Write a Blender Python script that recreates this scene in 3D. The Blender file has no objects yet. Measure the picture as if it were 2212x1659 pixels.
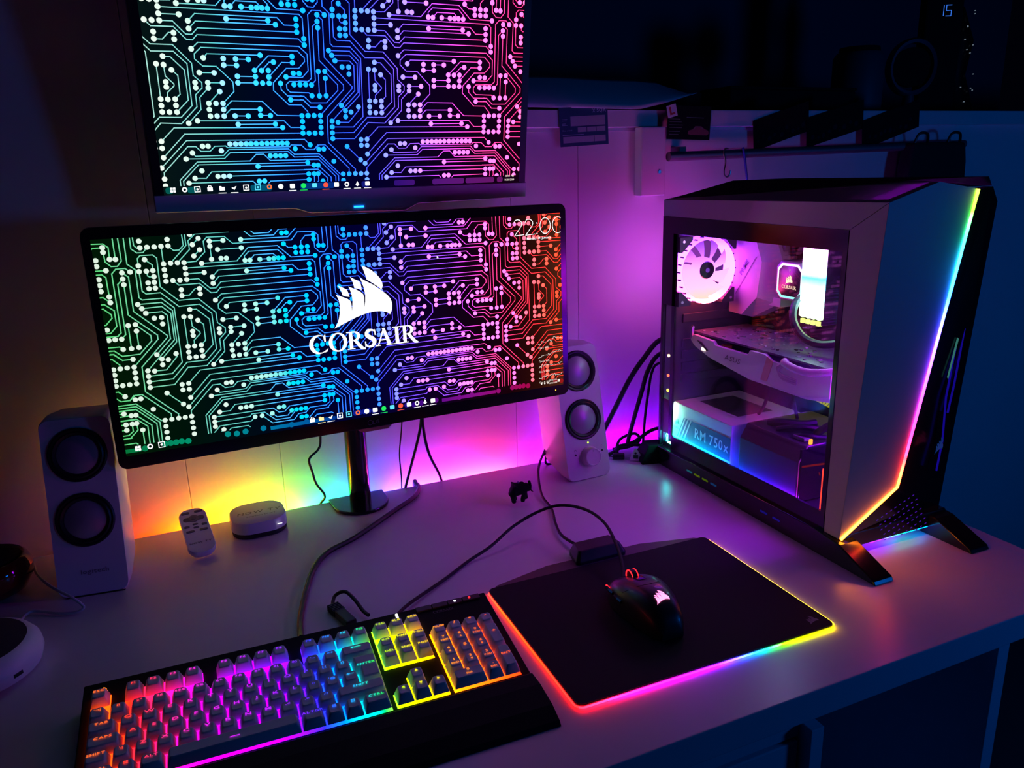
import bpy, bmesh, math, random
from mathutils import Vector, Matrix

# ------------------------------------------------------------------ camera, world, lights, exposure
ZD = 0.74                                  # height of the desk top above the floor
scene = bpy.context.scene
COL = scene.collection
cam_data = bpy.data.cameras.new('camera')
cam_data.sensor_width = 36.0
cam_data.lens = 1684.515 * 36.0 / 2212.0
cam_data.clip_start = 0.02
cam = bpy.data.objects.new('camera', cam_data)
COL.objects.link(cam)
_yaw, _pitch, _roll = 0.4075, 0.2703, -0.0284
_fw = Vector((math.sin(_yaw) * math.cos(_pitch), math.cos(_yaw) * math.cos(_pitch), -math.sin(_pitch)))
_r = Vector((math.cos(_yaw), -math.sin(_yaw), 0))
_u = _r.cross(_fw)
_r2 = math.cos(_roll) * _r + math.sin(_roll) * _u
_u2 = -math.sin(_roll) * _r + math.cos(_roll) * _u
cam.matrix_world = Matrix(((_r2.x, _u2.x, -_fw.x, 0), (_r2.y, _u2.y, -_fw.y, 0),
                           (_r2.z, _u2.z, -_fw.z, 0.5401 + ZD), (0, 0, 0, 1)))
scene.camera = cam

world = bpy.data.worlds.new('night_room')
scene.world = world
world.use_nodes = True
world.node_tree.nodes['Background'].inputs[0].default_value = (0.05, 0.07, 0.45, 1)
world.node_tree.nodes['Background'].inputs[1].default_value = 0.0035

# assumed blue lamp, unseen to the right, giving the blue on the tower front
lamp = bpy.data.lights.new('assumed_blue_lamp', 'POINT')
lamp.shadow_soft_size = 0.12
lamp.energy = 11.0
lamp.color = (0.0, 0.17, 0.95)
lampo = bpy.data.objects.new('assumed_blue_lamp', lamp)
lampo.location = (1.75, -0.35, ZD + 0.40)
COL.objects.link(lampo)

scene.view_settings.view_transform = 'Standard'
scene.view_settings.look = 'None'
scene.view_settings.exposure = 0.0
scene.view_settings.gamma = 1.0
scene.view_settings.use_curve_mapping = False

# ------------------------------------------------------------------ materials
def lin(c):
    o = []
    for v in c[:3]:
        v = v / 255.0
        o.append(v / 12.92 if v <= 0.04045 else ((v + 0.055) / 1.055) ** 2.4)
    return tuple(o) + (1.0,)

MATS = {}
def mat(name, col=(0.5, 0.5, 0.5), rough=0.5, metal=0.0, spec=0.5, noise=0.0, nscale=60.0, bump=0.0, coat=0.0):
    if name in MATS: return MATS[name]
    m = bpy.data.materials.new(name); m.use_nodes = True
    nt = m.node_tree; b = nt.nodes['Principled BSDF']
    b.inputs['Base Color'].default_value = tuple(col) + (1,)
    b.inputs['Roughness'].default_value = rough
    b.inputs['Metallic'].default_value = metal
    b.inputs['Specular IOR Level'].default_value = spec
    b.inputs['Coat Weight'].default_value = coat
    if noise or bump:
        tc = nt.nodes.new('ShaderNodeTexCoord'); nz = nt.nodes.new('ShaderNodeTexNoise')
        nz.inputs['Scale'].default_value = nscale; nz.inputs['Detail'].default_value = 4
        nt.links.new(tc.outputs['Object'], nz.inputs['Vector'])
        if noise:
            mx = nt.nodes.new('ShaderNodeMix'); mx.data_type = 'RGBA'; mx.blend_type = 'MIX'
            mx.inputs[6].default_value = tuple(max(0, c * (1 - noise)) for c in col) + (1,)
            mx.inputs[7].default_value = tuple(min(1, c * (1 + noise)) for c in col) + (1,)
            nt.links.new(nz.outputs['Fac'], mx.inputs[0]); nt.links.new(mx.outputs[2], b.inputs['Base Color'])
        if bump:
            bp = nt.nodes.new('ShaderNodeBump'); bp.inputs['Strength'].default_value = bump; bp.inputs['Distance'].default_value = 0.001
            nt.links.new(nz.outputs['Fac'], bp.inputs['Height']); nt.links.new(bp.outputs['Normal'], b.inputs['Normal'])
    MATS[name] = m
    return m

def emit(name, col, strength=1.0, raw=None):
    if name in MATS: return MATS[name]
    m = bpy.data.materials.new(name); m.use_nodes = True
    nt = m.node_tree; nt.nodes.clear()
    e = nt.nodes.new('ShaderNodeEmission'); o = nt.nodes.new('ShaderNodeOutputMaterial')
    e.inputs[0].default_value = (tuple(raw) + (1,)) if raw else lin(col); e.inputs[1].default_value = strength
    nt.links.new(e.outputs[0], o.inputs[0])
    MATS[name] = m
    return m

def ramp_emit(name, stops, vec, off, strength=1.0, world_space=False, over=1.0):
    """emission whose colour runs along a direction: t = dot(position, vec) + off; stops [(t, rgb255 or (rgb255, gain))]"""
    if name in MATS: return MATS[name]
    m = bpy.data.materials.new(name); m.use_nodes = True
    nt = m.node_tree; nt.nodes.clear()
    if world_space:
        g = nt.nodes.new('ShaderNodeNewGeometry'); src = g.outputs['Position']
    else:
        g = nt.nodes.new('ShaderNodeTexCoord'); src = g.outputs['Object']
    d = nt.nodes.new('ShaderNodeVectorMath'); d.operation = 'DOT_PRODUCT'; d.inputs[1].default_value = vec
    nt.links.new(src, d.inputs[0])
    a = nt.nodes.new('ShaderNodeMath'); a.operation = 'ADD'; a.inputs[1].default_value = off
    nt.links.new(d.outputs['Value'], a.inputs[0])
    r = nt.nodes.new('ShaderNodeValToRGB'); nt.links.new(a.outputs[0], r.inputs[0])
    els = r.color_ramp.elements
    while len(els) < len(stops): els.new(0.5)
    for el, st in zip(els, sorted(stops, key=lambda s: s[0])):
        el.position = st[0]; c = lin(st[1]); k = st[2] if len(st) > 2 else 1.0
        el.color = tuple(c[i] * k * (over if (st[1][i] >= 245 and i != 1) else 1.0) for i in range(3)) + (1,)     # over: channels the camera clips are brighter than they look
    e = nt.nodes.new('ShaderNodeEmission'); e.inputs[1].default_value = strength
    nt.links.new(r.outputs[0], e.inputs[0])
    o = nt.nodes.new('ShaderNodeOutputMaterial'); nt.links.new(e.outputs[0], o.inputs[0])
    MATS[name] = m
    return m

def glass(name, tint=(0.8, 0.8, 0.85), rough=0.03, gloss=0.06):
    if name in MATS: return MATS[name]
    m = bpy.data.materials.new(name); m.use_nodes = True
    nt = m.node_tree; nt.nodes.clear()
    t = nt.nodes.new('ShaderNodeBsdfTransparent'); t.inputs[0].default_value = tuple(tint) + (1,)
    g = nt.nodes.new('ShaderNodeBsdfGlossy'); g.inputs['Roughness'].default_value = rough
    lw = nt.nodes.new('ShaderNodeLayerWeight'); pw = nt.nodes.new('ShaderNodeMath'); pw.operation = 'POWER'; pw.inputs[1].default_value = 4.0
    f = nt.nodes.new('ShaderNodeMath'); f.operation = 'MULTIPLY_ADD'; f.inputs[1].default_value = 0.6; f.inputs[2].default_value = 0.028
    nt.links.new(lw.outputs['Facing'], pw.inputs[0]); nt.links.new(pw.outputs[0], f.inputs[0])
    mx = nt.nodes.new('ShaderNodeMixShader'); o = nt.nodes.new('ShaderNodeOutputMaterial')
    nt.links.new(f.outputs[0], mx.inputs[0]); nt.links.new(t.outputs[0], mx.inputs[1]); nt.links.new(g.outputs[0], mx.inputs[2])
    nt.links.new(mx.outputs[0], o.inputs[0])
    MATS[name] = m
    return m

WHITE = mat('white_plastic', (0.78, 0.77, 0.78), 0.42, noise=0.02)
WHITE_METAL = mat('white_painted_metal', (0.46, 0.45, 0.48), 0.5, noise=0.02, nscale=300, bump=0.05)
KEYCAP = mat('white_keycap', (0.72, 0.72, 0.74), 0.5)
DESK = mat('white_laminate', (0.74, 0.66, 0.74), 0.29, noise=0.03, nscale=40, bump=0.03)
WALL = mat('white_painted_panel', (0.72, 0.7, 0.71), 0.6, noise=0.03, nscale=12)
DARKWALL = mat('dark_blue_wall_paint', (0.10, 0.11, 0.16), 0.8, noise=0.05, nscale=8)
CARPET = mat('dark_carpet', (0.03, 0.03, 0.035), 0.95, noise=0.3, nscale=200, bump=0.4)
BLACK = mat('black_plastic', (0.012, 0.012, 0.014), 0.45)
BLACKG = mat('gloss_black', (0.008, 0.008, 0.01), 0.16)
BLACKM = mat('matt_black', (0.006, 0.006, 0.008), 0.8, spec=0.2)
CLOTH = mat('black_cloth_pad', (0.009, 0.008, 0.012), 0.75, spec=0.25, noise=0.2, nscale=900, bump=0.1)
RUBBER = mat('cable_rubber', (0.010, 0.009, 0.013), 0.5, spec=0.3)
GREY = mat('grey_plastic', (0.16, 0.16, 0.18), 0.5)
GREYL = mat('light_grey_plastic', (0.45, 0.45, 0.48), 0.5)
STEEL = mat('steel', (0.5, 0.5, 0.52), 0.3, metal=1.0)
CONE = mat('speaker_cone', (0.42, 0.40, 0.46), 0.35, metal=0.3)
PAPER = mat('white_paper', (0.75, 0.75, 0.78), 0.7)

# ------------------------------------------------------------------ mesh helpers
class MB:
    def __init__(s, xf=None):
        s.v = []; s.f = []; s.xf = xf
    def add(s, vs, fs):
        b = len(s.v)
        for p in vs:
            p = Vector(p)
            if s.xf is not None: p = s.xf @ p
            s.v.append(tuple(p))
        for f in fs: s.f.append(tuple(i + b for i in f))
    def box(s, x0, x1, y0, y1, z0, z1):
        s.add([(x0,y0,z0),(x1,y0,z0),(x1,y1,z0),(x0,y1,z0),(x0,y0,z1),(x1,y0,z1),(x1,y1,z1),(x0,y1,z1)],
              [(3,2,1,0),(4,5,6,7),(0,1,5,4),(1,2,6,5),(2,3,7,6),(3,0,4,7)]); return s
    def loft(s, rings, cap=True, closed=True):
        n = len(rings[0]); vs = [p for r in rings for p in r]; fs = []
        for i in range(len(rings) - 1):
            for j in range(n if closed else n - 1):
                k = (j + 1) % n
                fs.append((i*n+j, i*n+k, (i+1)*n+k, (i+1)*n+j))
        if cap:
            fs.append(tuple(range(n - 1, -1, -1))); fs.append(tuple((len(rings)-1)*n + j for j in range(n)))
        s.add(vs, fs); return s
    def prism(s, poly, a, b, axis='z'):
        m = {'z': lambda u, v, w: (u, v, w), 'y': lambda u, v, w: (u, w, v), 'x': lambda u, v, w: (w, u, v)}[axis]
        return s.loft([[m(u, v, a) for u, v in poly], [m(u, v, b) for u, v in poly]])
    def poly(s, poly, z=0.0):
        s.add([(u, v, z) for u, v in poly], [tuple(range(len(poly)))]); return s
    def cyl(s, c, r, h, axis='z', n=20, r2=None):
        r2 = r if r2 is None else r2
        m = {'z': lambda u, v, w: (c[0]+u, c[1]+v, c[2]+w), 'y': lambda u, v, w: (c[0]+u, c[1]+w, c[2]+v), 'x': lambda u, v, w: (c[0]+w, c[1]+u, c[2]+v)}[axis]
        cs = [(math.cos(2*math.pi*i/n), math.sin(2*math.pi*i/n)) for i in range(n)]
        return s.loft([[m(r*a, r*b, 0) for a, b in cs], [m(r2*a, r2*b, h) for a, b in cs]])
    def lathe(s, prof, c=(0,0,0), axis='z', n=28, cap=False):
        m = {'z': lambda u, v, w: (c[0]+u, c[1]+v, c[2]+w), 'y': lambda u, v, w: (c[0]+u, c[1]+w, c[2]+v), 'x': lambda u, v, w: (c[0]+w, c[1]+u, c[2]+v)}[axis]
        cs = [(math.cos(2*math.pi*i/n), math.sin(2*math.pi*i/n)) for i in range(n)]
        return s.loft([[m(r*a, r*b, z) for a, b in cs] for r, z in prof], cap=cap)
    def tube(s, path, r, n=8):
        pts = [Vector(p) for p in path]
        rs = r if isinstance(r, (list, tuple)) else [r] * len(pts)
        t0 = (pts[1] - pts[0]).normalized()
        nrm = t0.orthogonal().normalized(); rings = []
        for i, p in enumerate(pts):
            t = (pts[min(i+1, len(pts)-1)] - pts[max(i-1, 0)]).normalized()
            nrm = (nrm - t * nrm.dot(t)).normalized(); bn = t.cross(nrm)
            rings.append([p + rs[i]*(math.cos(2*math.pi*k/n)*nrm + math.sin(2*math.pi*k/n)*bn) for k in range(n)])
        return s.loft(rings)
    def build(s, name, m, parent=None, smooth=False, bevel=0.0, seg=2, loc=None):
        me = bpy.data.meshes.new(name); me.from_pydata(s.v, [], s.f)
        bm = bmesh.new(); bm.from_mesh(me); bmesh.ops.recalc_face_normals(bm, faces=bm.faces); bm.to_mesh(me); bm.free()
        if smooth:
            me.shade_smooth(); me.set_sharp_from_angle(angle=math.radians(38))
        me.materials.append(m)
        o = bpy.data.objects.new(name, me); COL.objects.link(o)
        if parent is not None: o.parent = parent
        if loc is not None: o.location = loc
        if bevel:
            md = o.modifiers.new('bevel', 'BEVEL'); md.width = bevel; md.segments = seg; md.limit_method = 'ANGLE'; md.angle_limit = math.radians(30)
        return o
    def flat(s, name, m, parent=None):           # planar artwork: no normal recalculation
        me = bpy.data.meshes.new(name); me.from_pydata(s.v, [], s.f); me.materials.append(m)
        o = bpy.data.objects.new(name, me); COL.objects.link(o)
        if parent is not None: o.parent = parent
        return o

def thing(name, label, cat, loc=(0, 0, 0), rotz=0.0, group=None):
    o = bpy.data.objects.new(name, None); COL.objects.link(o)
    o.empty_display_size = 0.03; o.location = loc; o.rotation_euler = (0, 0, rotz)
    o['label'] = label; o['category'] = cat
    if group: o['group'] = group
    return o
def tag(o, label, cat, group=None):
    o['label'] = label; o['category'] = cat
    if group: o['group'] = group
    return o
def struct(o):
    o['kind'] = 'structure'; return o

def smooth_path(pts, sub=6):
    P = [Vector(p) for p in pts]; out = []
    for i in range(len(P) - 1):
        p0 = P[max(i-1, 0)]; p1 = P[i]; p2 = P[i+1]; p3 = P[min(i+2, len(P)-1)]
        for k in range(sub):
            t = k / sub
            out.append(0.5*((2*p1) + (p2-p0)*t + (2*p0-5*p1+4*p2-p3)*t*t + (3*p1-p0-3*p2+p3)*t**3))
    out.append(P[-1]); return out

def rrect(w, h, r, n=5, cx=0.0, cy=0.0):
    out = []
    for sx, sy, a0 in ((1, 1, 0), (-1, 1, 90), (-1, -1, 180), (1, -1, 270)):
        for k in range(n + 1):
            a = math.radians(a0 + 90 * k / n)
            out.append((cx + sx*(w/2 - r) + r*math.cos(a), cy + sy*(h/2 - r) + r*math.sin(a)))
    return out

def clip_rect(poly, x0, x1, y0, y1):
    def cut(P, ins, inter):
        o = []
        for i in range(len(P)):
            a, b = P[i-1], P[i]
            if ins(b):
                if not ins(a): o.append(inter(a, b))
                o.append(b)
            elif ins(a): o.append(inter(a, b))
        return o
    def ix(x): return lambda a, b: (x, a[1] + (b[1]-a[1])*(x-a[0])/(b[0]-a[0]))
    def iy(y): return lambda a, b: (a[0] + (b[0]-a[0])*(y-a[1])/(b[1]-a[1]), y)
    for ins, it in ((lambda p: p[0] >= x0, ix(x0)), (lambda p: p[0] <= x1, ix(x1)), (lambda p: p[1] >= y0, iy(y0)), (lambda p: p[1] <= y1, iy(y1))):
        if not poly: return []
        poly = cut(poly, ins, it)
    return poly

def seg_quad(a, b, w, ext=0.45):
    dx, dy = b[0]-a[0], b[1]-a[1]; L = math.hypot(dx, dy) or 1e-9
    dx, dy = dx/L*w/2, dy/L*w/2; e = ext*2
    a = (a[0]-dx*e, a[1]-dy*e); b = (b[0]+dx*e, b[1]+dy*e)
    return [(a[0]-dy, a[1]+dx), (a[0]+dy, a[1]-dx), (b[0]+dy, b[1]-dx), (b[0]-dy, b[1]+dx)]
def ngon(c, r, n=14): return [(c[0]+r*math.cos(2*math.pi*i/n), c[1]+r*math.sin(2*math.pi*i/n)) for i in range(n)]
def stroke(mb, pts, w, z=0.0, closed=False):
    P = list(pts) + ([pts[0]] if closed else [])
    for a, b in zip(P, P[1:]): mb.poly(seg_quad(a, b, w), z)

# plane frames: columns right, up, normal, origin
def frame(o, right, up):
    r = Vector(right).normalized(); u = Vector(up).normalized(); n = r.cross(u)
    return Matrix(((r.x, u.x, n.x, o[0]), (r.y, u.y, n.y, o[1]), (r.z, u.z, n.z, o[2]), (0, 0, 0, 1)))

# ------------------------------------------------------------------ lettering from Blender's built-in font, one mesh per character
GLYPH = {}
def load_glyphs(chars):
    objs = []
    for ch in chars:
        cu = bpy.data.curves.new('glyph', 'FONT'); cu.body = ch; cu.size = 1.0; cu.resolution_u = 2; cu.offset = 0.012
        o = bpy.data.objects.new('glyph', cu); COL.objects.link(o); objs.append((ch, o, cu))
    dg = bpy.context.evaluated_depsgraph_get(); dg.update()
    for ch, o, cu in objs:
        me = bpy.data.meshes.new_from_object(o.evaluated_get(dg))
        vs = [(v.co.x, v.co.y) for v in me.vertices]; fs = [tuple(p.vertices) for p in me.polygons]
        if vs:
            x0 = min(v[0] for v in vs); x1 = max(v[0] for v in vs)
            GLYPH[ch] = ([(x-x0, y) for x, y in vs], fs, x1-x0)
        bpy.data.meshes.remove(me)
    for ch, o, cu in objs:
        bpy.data.objects.remove(o); bpy.data.curves.remove(cu)
load_glyphs(sorted(set("ABCDEFGHIJKLMNOPQRSTUVWXYZabcdefghijklmnopqrstuvwxyz0123456789!\"£$%^&*()-_=+[]{};:'@#~,<.>/?\\|¬`€")))

def text(mb, s, x, y, h, sx=1.0, z=0.0, align='c', gap=0.10, slant=0.0):
    k = h / 0.70; total = 0.0
    for ch in s:
        total += (GLYPH[ch][2] if ch in GLYPH else 0.25) + gap
    total = (total - gap) * k * sx
    cx = x - total/2 if align == 'c' else (x if align == 'l' else x - total)
    for ch in s:
        if ch in GLYPH:
            vs, fs, w = GLYPH[ch]
            mb.add([(cx + (a + slant*b)*k*sx, y + b*k, z) for a, b in vs], fs); cx += (w + gap)*k*sx
        else: cx += (0.25 + gap)*k*sx
    return total

# ------------------------------------------------------------------ the sails emblem and its serif word (unit width)
SAILS = [[(.034,.49),(.116,.449),(.19,.401),(.252,.345),(.3,.29),(.336,.236),(.356,.182),(.361,.13),(.336,.07),(.286,.118),(.186,.197),(.099,.256),(.082,.334)],
 [(-.015,.298),(.071,.239),(.21,.157),(.372,.025),(.435,-.035),(.478,-.095),(.497,-.156),(.5,-.209),(.491,-.274),(.45,-.356),(.425,-.327),(.373,-.301),(.294,-.283),(.187,-.277),(.052,-.294),(-.11,-.338),(-.299,-.409),(-.5,-.49),(-.448,-.415),(-.416,-.347),(-.391,-.247),(-.38,-.12),(-.388,-.043),(-.405,.009),(-.43,.056),(-.338,.016),(-.251,-.025),(-.206,-.057),(-.189,-.101),(-.189,-.165),(-.191,-.249),(-.173,-.141),(-.164,-.065),(-.169,.025),(-.188,.103),(-.214,.169),(-.096,.114),(-.022,.065),(.02,.026),(.032,-.033),(.028,-.11),(.016,-.219),(.045,-.099),(.054,.004),(.046,.094),(.022,.199)],
 [(-.175,.324),(-.107,.28),(-.03,.242),(-.005,.189),(.004,.092),(-.057,.119),(-.117,.137),(-.132,.225)],
 [(-.378,.197),(-.311,.163),(-.244,.121),(-.221,.062),(-.207,0),(-.273,.016),(-.32,.037),(-.336,.104)]]
def sails(mb, x, y, w, z=0.0):
    for p in SAILS: mb.poly([(x + a*w, y + b*w) for a, b in p], z)

def ring_arc(mb, T, co, ro, ci, ri, a0, a1, n, z):
    for k in range(n):
        q = []
        for (c, r, t) in ((co, ro, k), (co, ro, k+1), (ci, ri, k+1), (ci, ri, k)):
            a = math.radians(a0 + (a1-a0)*t/n); q.append(T(c[0]+r[0]*math.cos(a), c[1]+r[1]*math.sin(a)))
        mb.poly(q, z)
def serif_word(mb, x, y, h, z=0.0):
    """the seven serif capitals under the sails: x, y = left end of the baseline, h = cap height"""
    def at(ox): return lambda u, v: (x + (ox+u)*h, y + v*h)
    def rect(T, a, b, c, d): mb.poly([T(a, c), T(b, c), T(b, d), T(a, d)], z)
    T = at(0.0)
    ring_arc(mb, T, (.52,.5), (.52,.53), (.62,.5), (.40,.46), 48, 312, 22, z)
    mb.poly([T(.84,.60), T(.92,.60), T(.92,1.0), T(.86,1.0), T(.80,.86)], z); mb.poly([T(.80,.02), T(.86,.12), T(1.02,.24), T(.96,.06)], z)
    T = at(1.086)
    ring_arc(mb, T, (.5,.5), (.515,.53), (.5,.5), (.31,.455), 0, 360, 32, z)
    for ox in (2.08, 5.21):
        T = at(ox)
        rect(T, .14,.33,0,1); rect(T, 0,.44,0,.055); rect(T, 0,.33,.945,1); rect(T, .3,.42,.94,1); rect(T, .3,.42,.47,.535)
        ring_arc(mb, T, (.42,.735), (.36,.265), (.40,.737), (.18,.203), -90, 90, 14, z)
        mb.poly([T(.36,.5), T(.56,.5), T(.90,.08), T(1.04,-.02), T(1.0,-.09), T(.80,-.07), T(.62,.12)], z)
    T = at(3.06)
    S = [(.66,.82,.05),(.58,.92,.08),(.42,.97,.11),(.25,.93,.16),(.17,.80,.20),(.20,.67,.22),(.36,.55,.24),(.52,.43,.24),(.58,.28,.21),(.50,.11,.16),(.33,.035,.11),(.17,.07,.08),(.08,.22,.05)]
    P = smooth_path([(a, b, w) for a, b, w in S], 3)
    for a, b in zip(P, P[1:]): mb.poly([T(*q) for q in seg_quad((a.x, a.y), (b.x, b.y), (a.z+b.z)/2, 0.3)], z)
    mb.poly([T(.62,.66), T(.68,.66), T(.66,1.0), T(.60,.93)], z); mb.poly([T(.04,.0), T(.10,.08), T(.10,.36), T(.03,.36)], z)
    T = at(3.72)
    mb.poly([T(.08,0), T(.16,0), T(.52,.9), T(.47,1.0)], z); mb.poly([T(.40,1.0), T(.56,1.0), T(.92,0), T(.69,0)], z)
    rect(T, .24,.68,.30,.37); rect(T, -.02,.28,0,.055); rect(T, .60,1.0,0,.055)
    T = at(4.74)
    rect(T, .14,.34,0,1); rect(T, .0,.48,0,.055); rect(T, .0,.48,.945,1)

# ------------------------------------------------------------------ the room
floor = struct(MB().box(-2.2, 3.0, -2.0, 3.0, -0.80, -0.74).build('floor', CARPET))
wb = struct(MB().box(-1.6, 0.34, 1.300, 1.36, -0.74, 1.5).build('wall_back', WALL))
wr = struct(MB().box(0.34, 2.6, 1.300, 1.36, -0.74, 0.606).build('wall_low', WALL))
for x0, x1 in ((-.62, -.0186), (-.018, .1294), (.130, .5664), (.567, .7014), (.702, 1.5)):          # panel boards of the wall behind the desk
    z1 = 0.60 if x1 > 0.34 else 1.45
    MB().box(x0, x1, 1.296, 1.3005, -0.70, z1).build('panel', WALL, wb if x1 < 0.34 else wr, bevel=0.0008)
ledge = struct(MB().box(0.34, 2.6, 1.286, 1.75, 0.606, 0.636).build('trim_1', WALL, bevel=0.001))
batten = struct(MB().box(0.822, 0.875, 1.272, 1.2965, 0.482, 0.606).build('trim_2', WALL, bevel=0.002))
MB().cyl((0.861, 1.2725, 0.525), 0.0042, -0.0025, 'y', 14, 0.0032).build('screw', STEEL, batten)
struct(MB().box(-1.6, 3.0, 2.15, 2.2, -0.74, 1.9).build('wall_far', DARKWALL))
struct(MB().box(-1.65, -1.6, -2.0, 2.2, -0.74, 1.9).build('wall_left', DARKWALL))
# ------------------------------------------------------------------ desk and what stands under it
t = thing('desk', 'white laminate desk top carrying the keyboard, screens and computer tower', 'desk', (0.3, 0.89, -0.74))
D = Matrix.Translation((-0.3, -0.89, 0.74))
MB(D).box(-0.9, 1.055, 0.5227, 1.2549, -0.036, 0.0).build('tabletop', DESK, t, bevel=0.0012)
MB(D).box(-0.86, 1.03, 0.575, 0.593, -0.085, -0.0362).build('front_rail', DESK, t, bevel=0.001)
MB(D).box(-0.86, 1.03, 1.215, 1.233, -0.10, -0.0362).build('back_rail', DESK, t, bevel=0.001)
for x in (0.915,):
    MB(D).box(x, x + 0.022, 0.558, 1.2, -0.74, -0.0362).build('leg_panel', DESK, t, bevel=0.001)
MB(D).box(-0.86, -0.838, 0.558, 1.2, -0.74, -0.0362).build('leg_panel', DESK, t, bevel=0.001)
MB(D).box(-0.838, 0.915, 1.236, 1.2535, -0.70, -0.0362).build('light_block_panel', DESK, t, bevel=0.001)  # added to block the LED strip's light below the desk
t = thing('drawer_unit', 'white drawer unit standing under the front of the desk', 'drawers', (0.38, 0.86, -0.74))
D2 = Matrix.Translation((-0.38, -0.86, 0.74))
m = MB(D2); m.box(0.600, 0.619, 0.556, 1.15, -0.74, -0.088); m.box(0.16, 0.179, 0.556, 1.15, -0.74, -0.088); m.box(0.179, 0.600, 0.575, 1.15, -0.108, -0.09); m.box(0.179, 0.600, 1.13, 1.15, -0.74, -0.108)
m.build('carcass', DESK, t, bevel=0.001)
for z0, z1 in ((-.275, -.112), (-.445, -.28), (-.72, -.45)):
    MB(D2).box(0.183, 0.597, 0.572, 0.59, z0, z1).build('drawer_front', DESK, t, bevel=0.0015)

# ------------------------------------------------------------------ LED strip on the back edge of the desk, shining at the wall
LX0, LX1 = -0.55, 1.45
def lx(x): return (x - LX0) / (LX1 - LX0)
strip_stops = [(lx(-.55), (0, 0, 0), 0), (lx(-.20), (120, 30, 0), .004), (lx(-.115), (255, 45, 0), .02), (lx(-.07), (255, 55, 0), .4), (lx(-.03), (255, 90, 0), 1.0), (lx(.02), (255, 150, 5), 1.7), (lx(.07), (255, 200, 15), 1.9),
  (lx(.105), (190, 225, 20), 1.7), (lx(.14), (60, 225, 40), 1.5), (lx(.185), (0, 225, 100), 1.2), (lx(.215), (0, 210, 170), .6), (lx(.245), (0, 100, 220), .45),
  (lx(.285), (20, 40, 255), .9), (lx(.325), (95, 60, 255), 1.6), (lx(.375), (190, 50, 255), 1.9), (lx(.43), (255, 50, 215), 1.9), (lx(.49), (255, 60, 120), 1.4), (lx(.535), (255, 70, 80), .6),
  (lx(.58), (220, 30, 200), .45), (lx(.66), (125, 0, 255), 1.3), (lx(.80), (150, 0, 255), 2.0), (lx(.95), (50, 0, 255), .5), (lx(1.1), (20, 30, 200), .1), (lx(1.4), (0, 20, 120), .0)]
STRIP = ramp_emit('led_strip_glow', strip_stops, (1/(LX1-LX0), 0, 0), -LX0/(LX1-LX0), 135.0, world_space=True)
t = thing('led_strip', 'rainbow LED strip stuck behind the back edge of the desk', 'light strip', (0.4, 1.2665, -0.030))
Ls = Matrix.Translation((-0.4, -1.2665, 0.030))
MB(Ls).box(LX0, 1.05, 1.2552, 1.2830, -0.030, -0.0285).build('tape', WHITE, t)
m = MB(Ls)
m.box(LX0, 1.05, 1.2775, 1.2815, -0.0283, -0.0265); m.build('led_line', STRIP, t)

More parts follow.
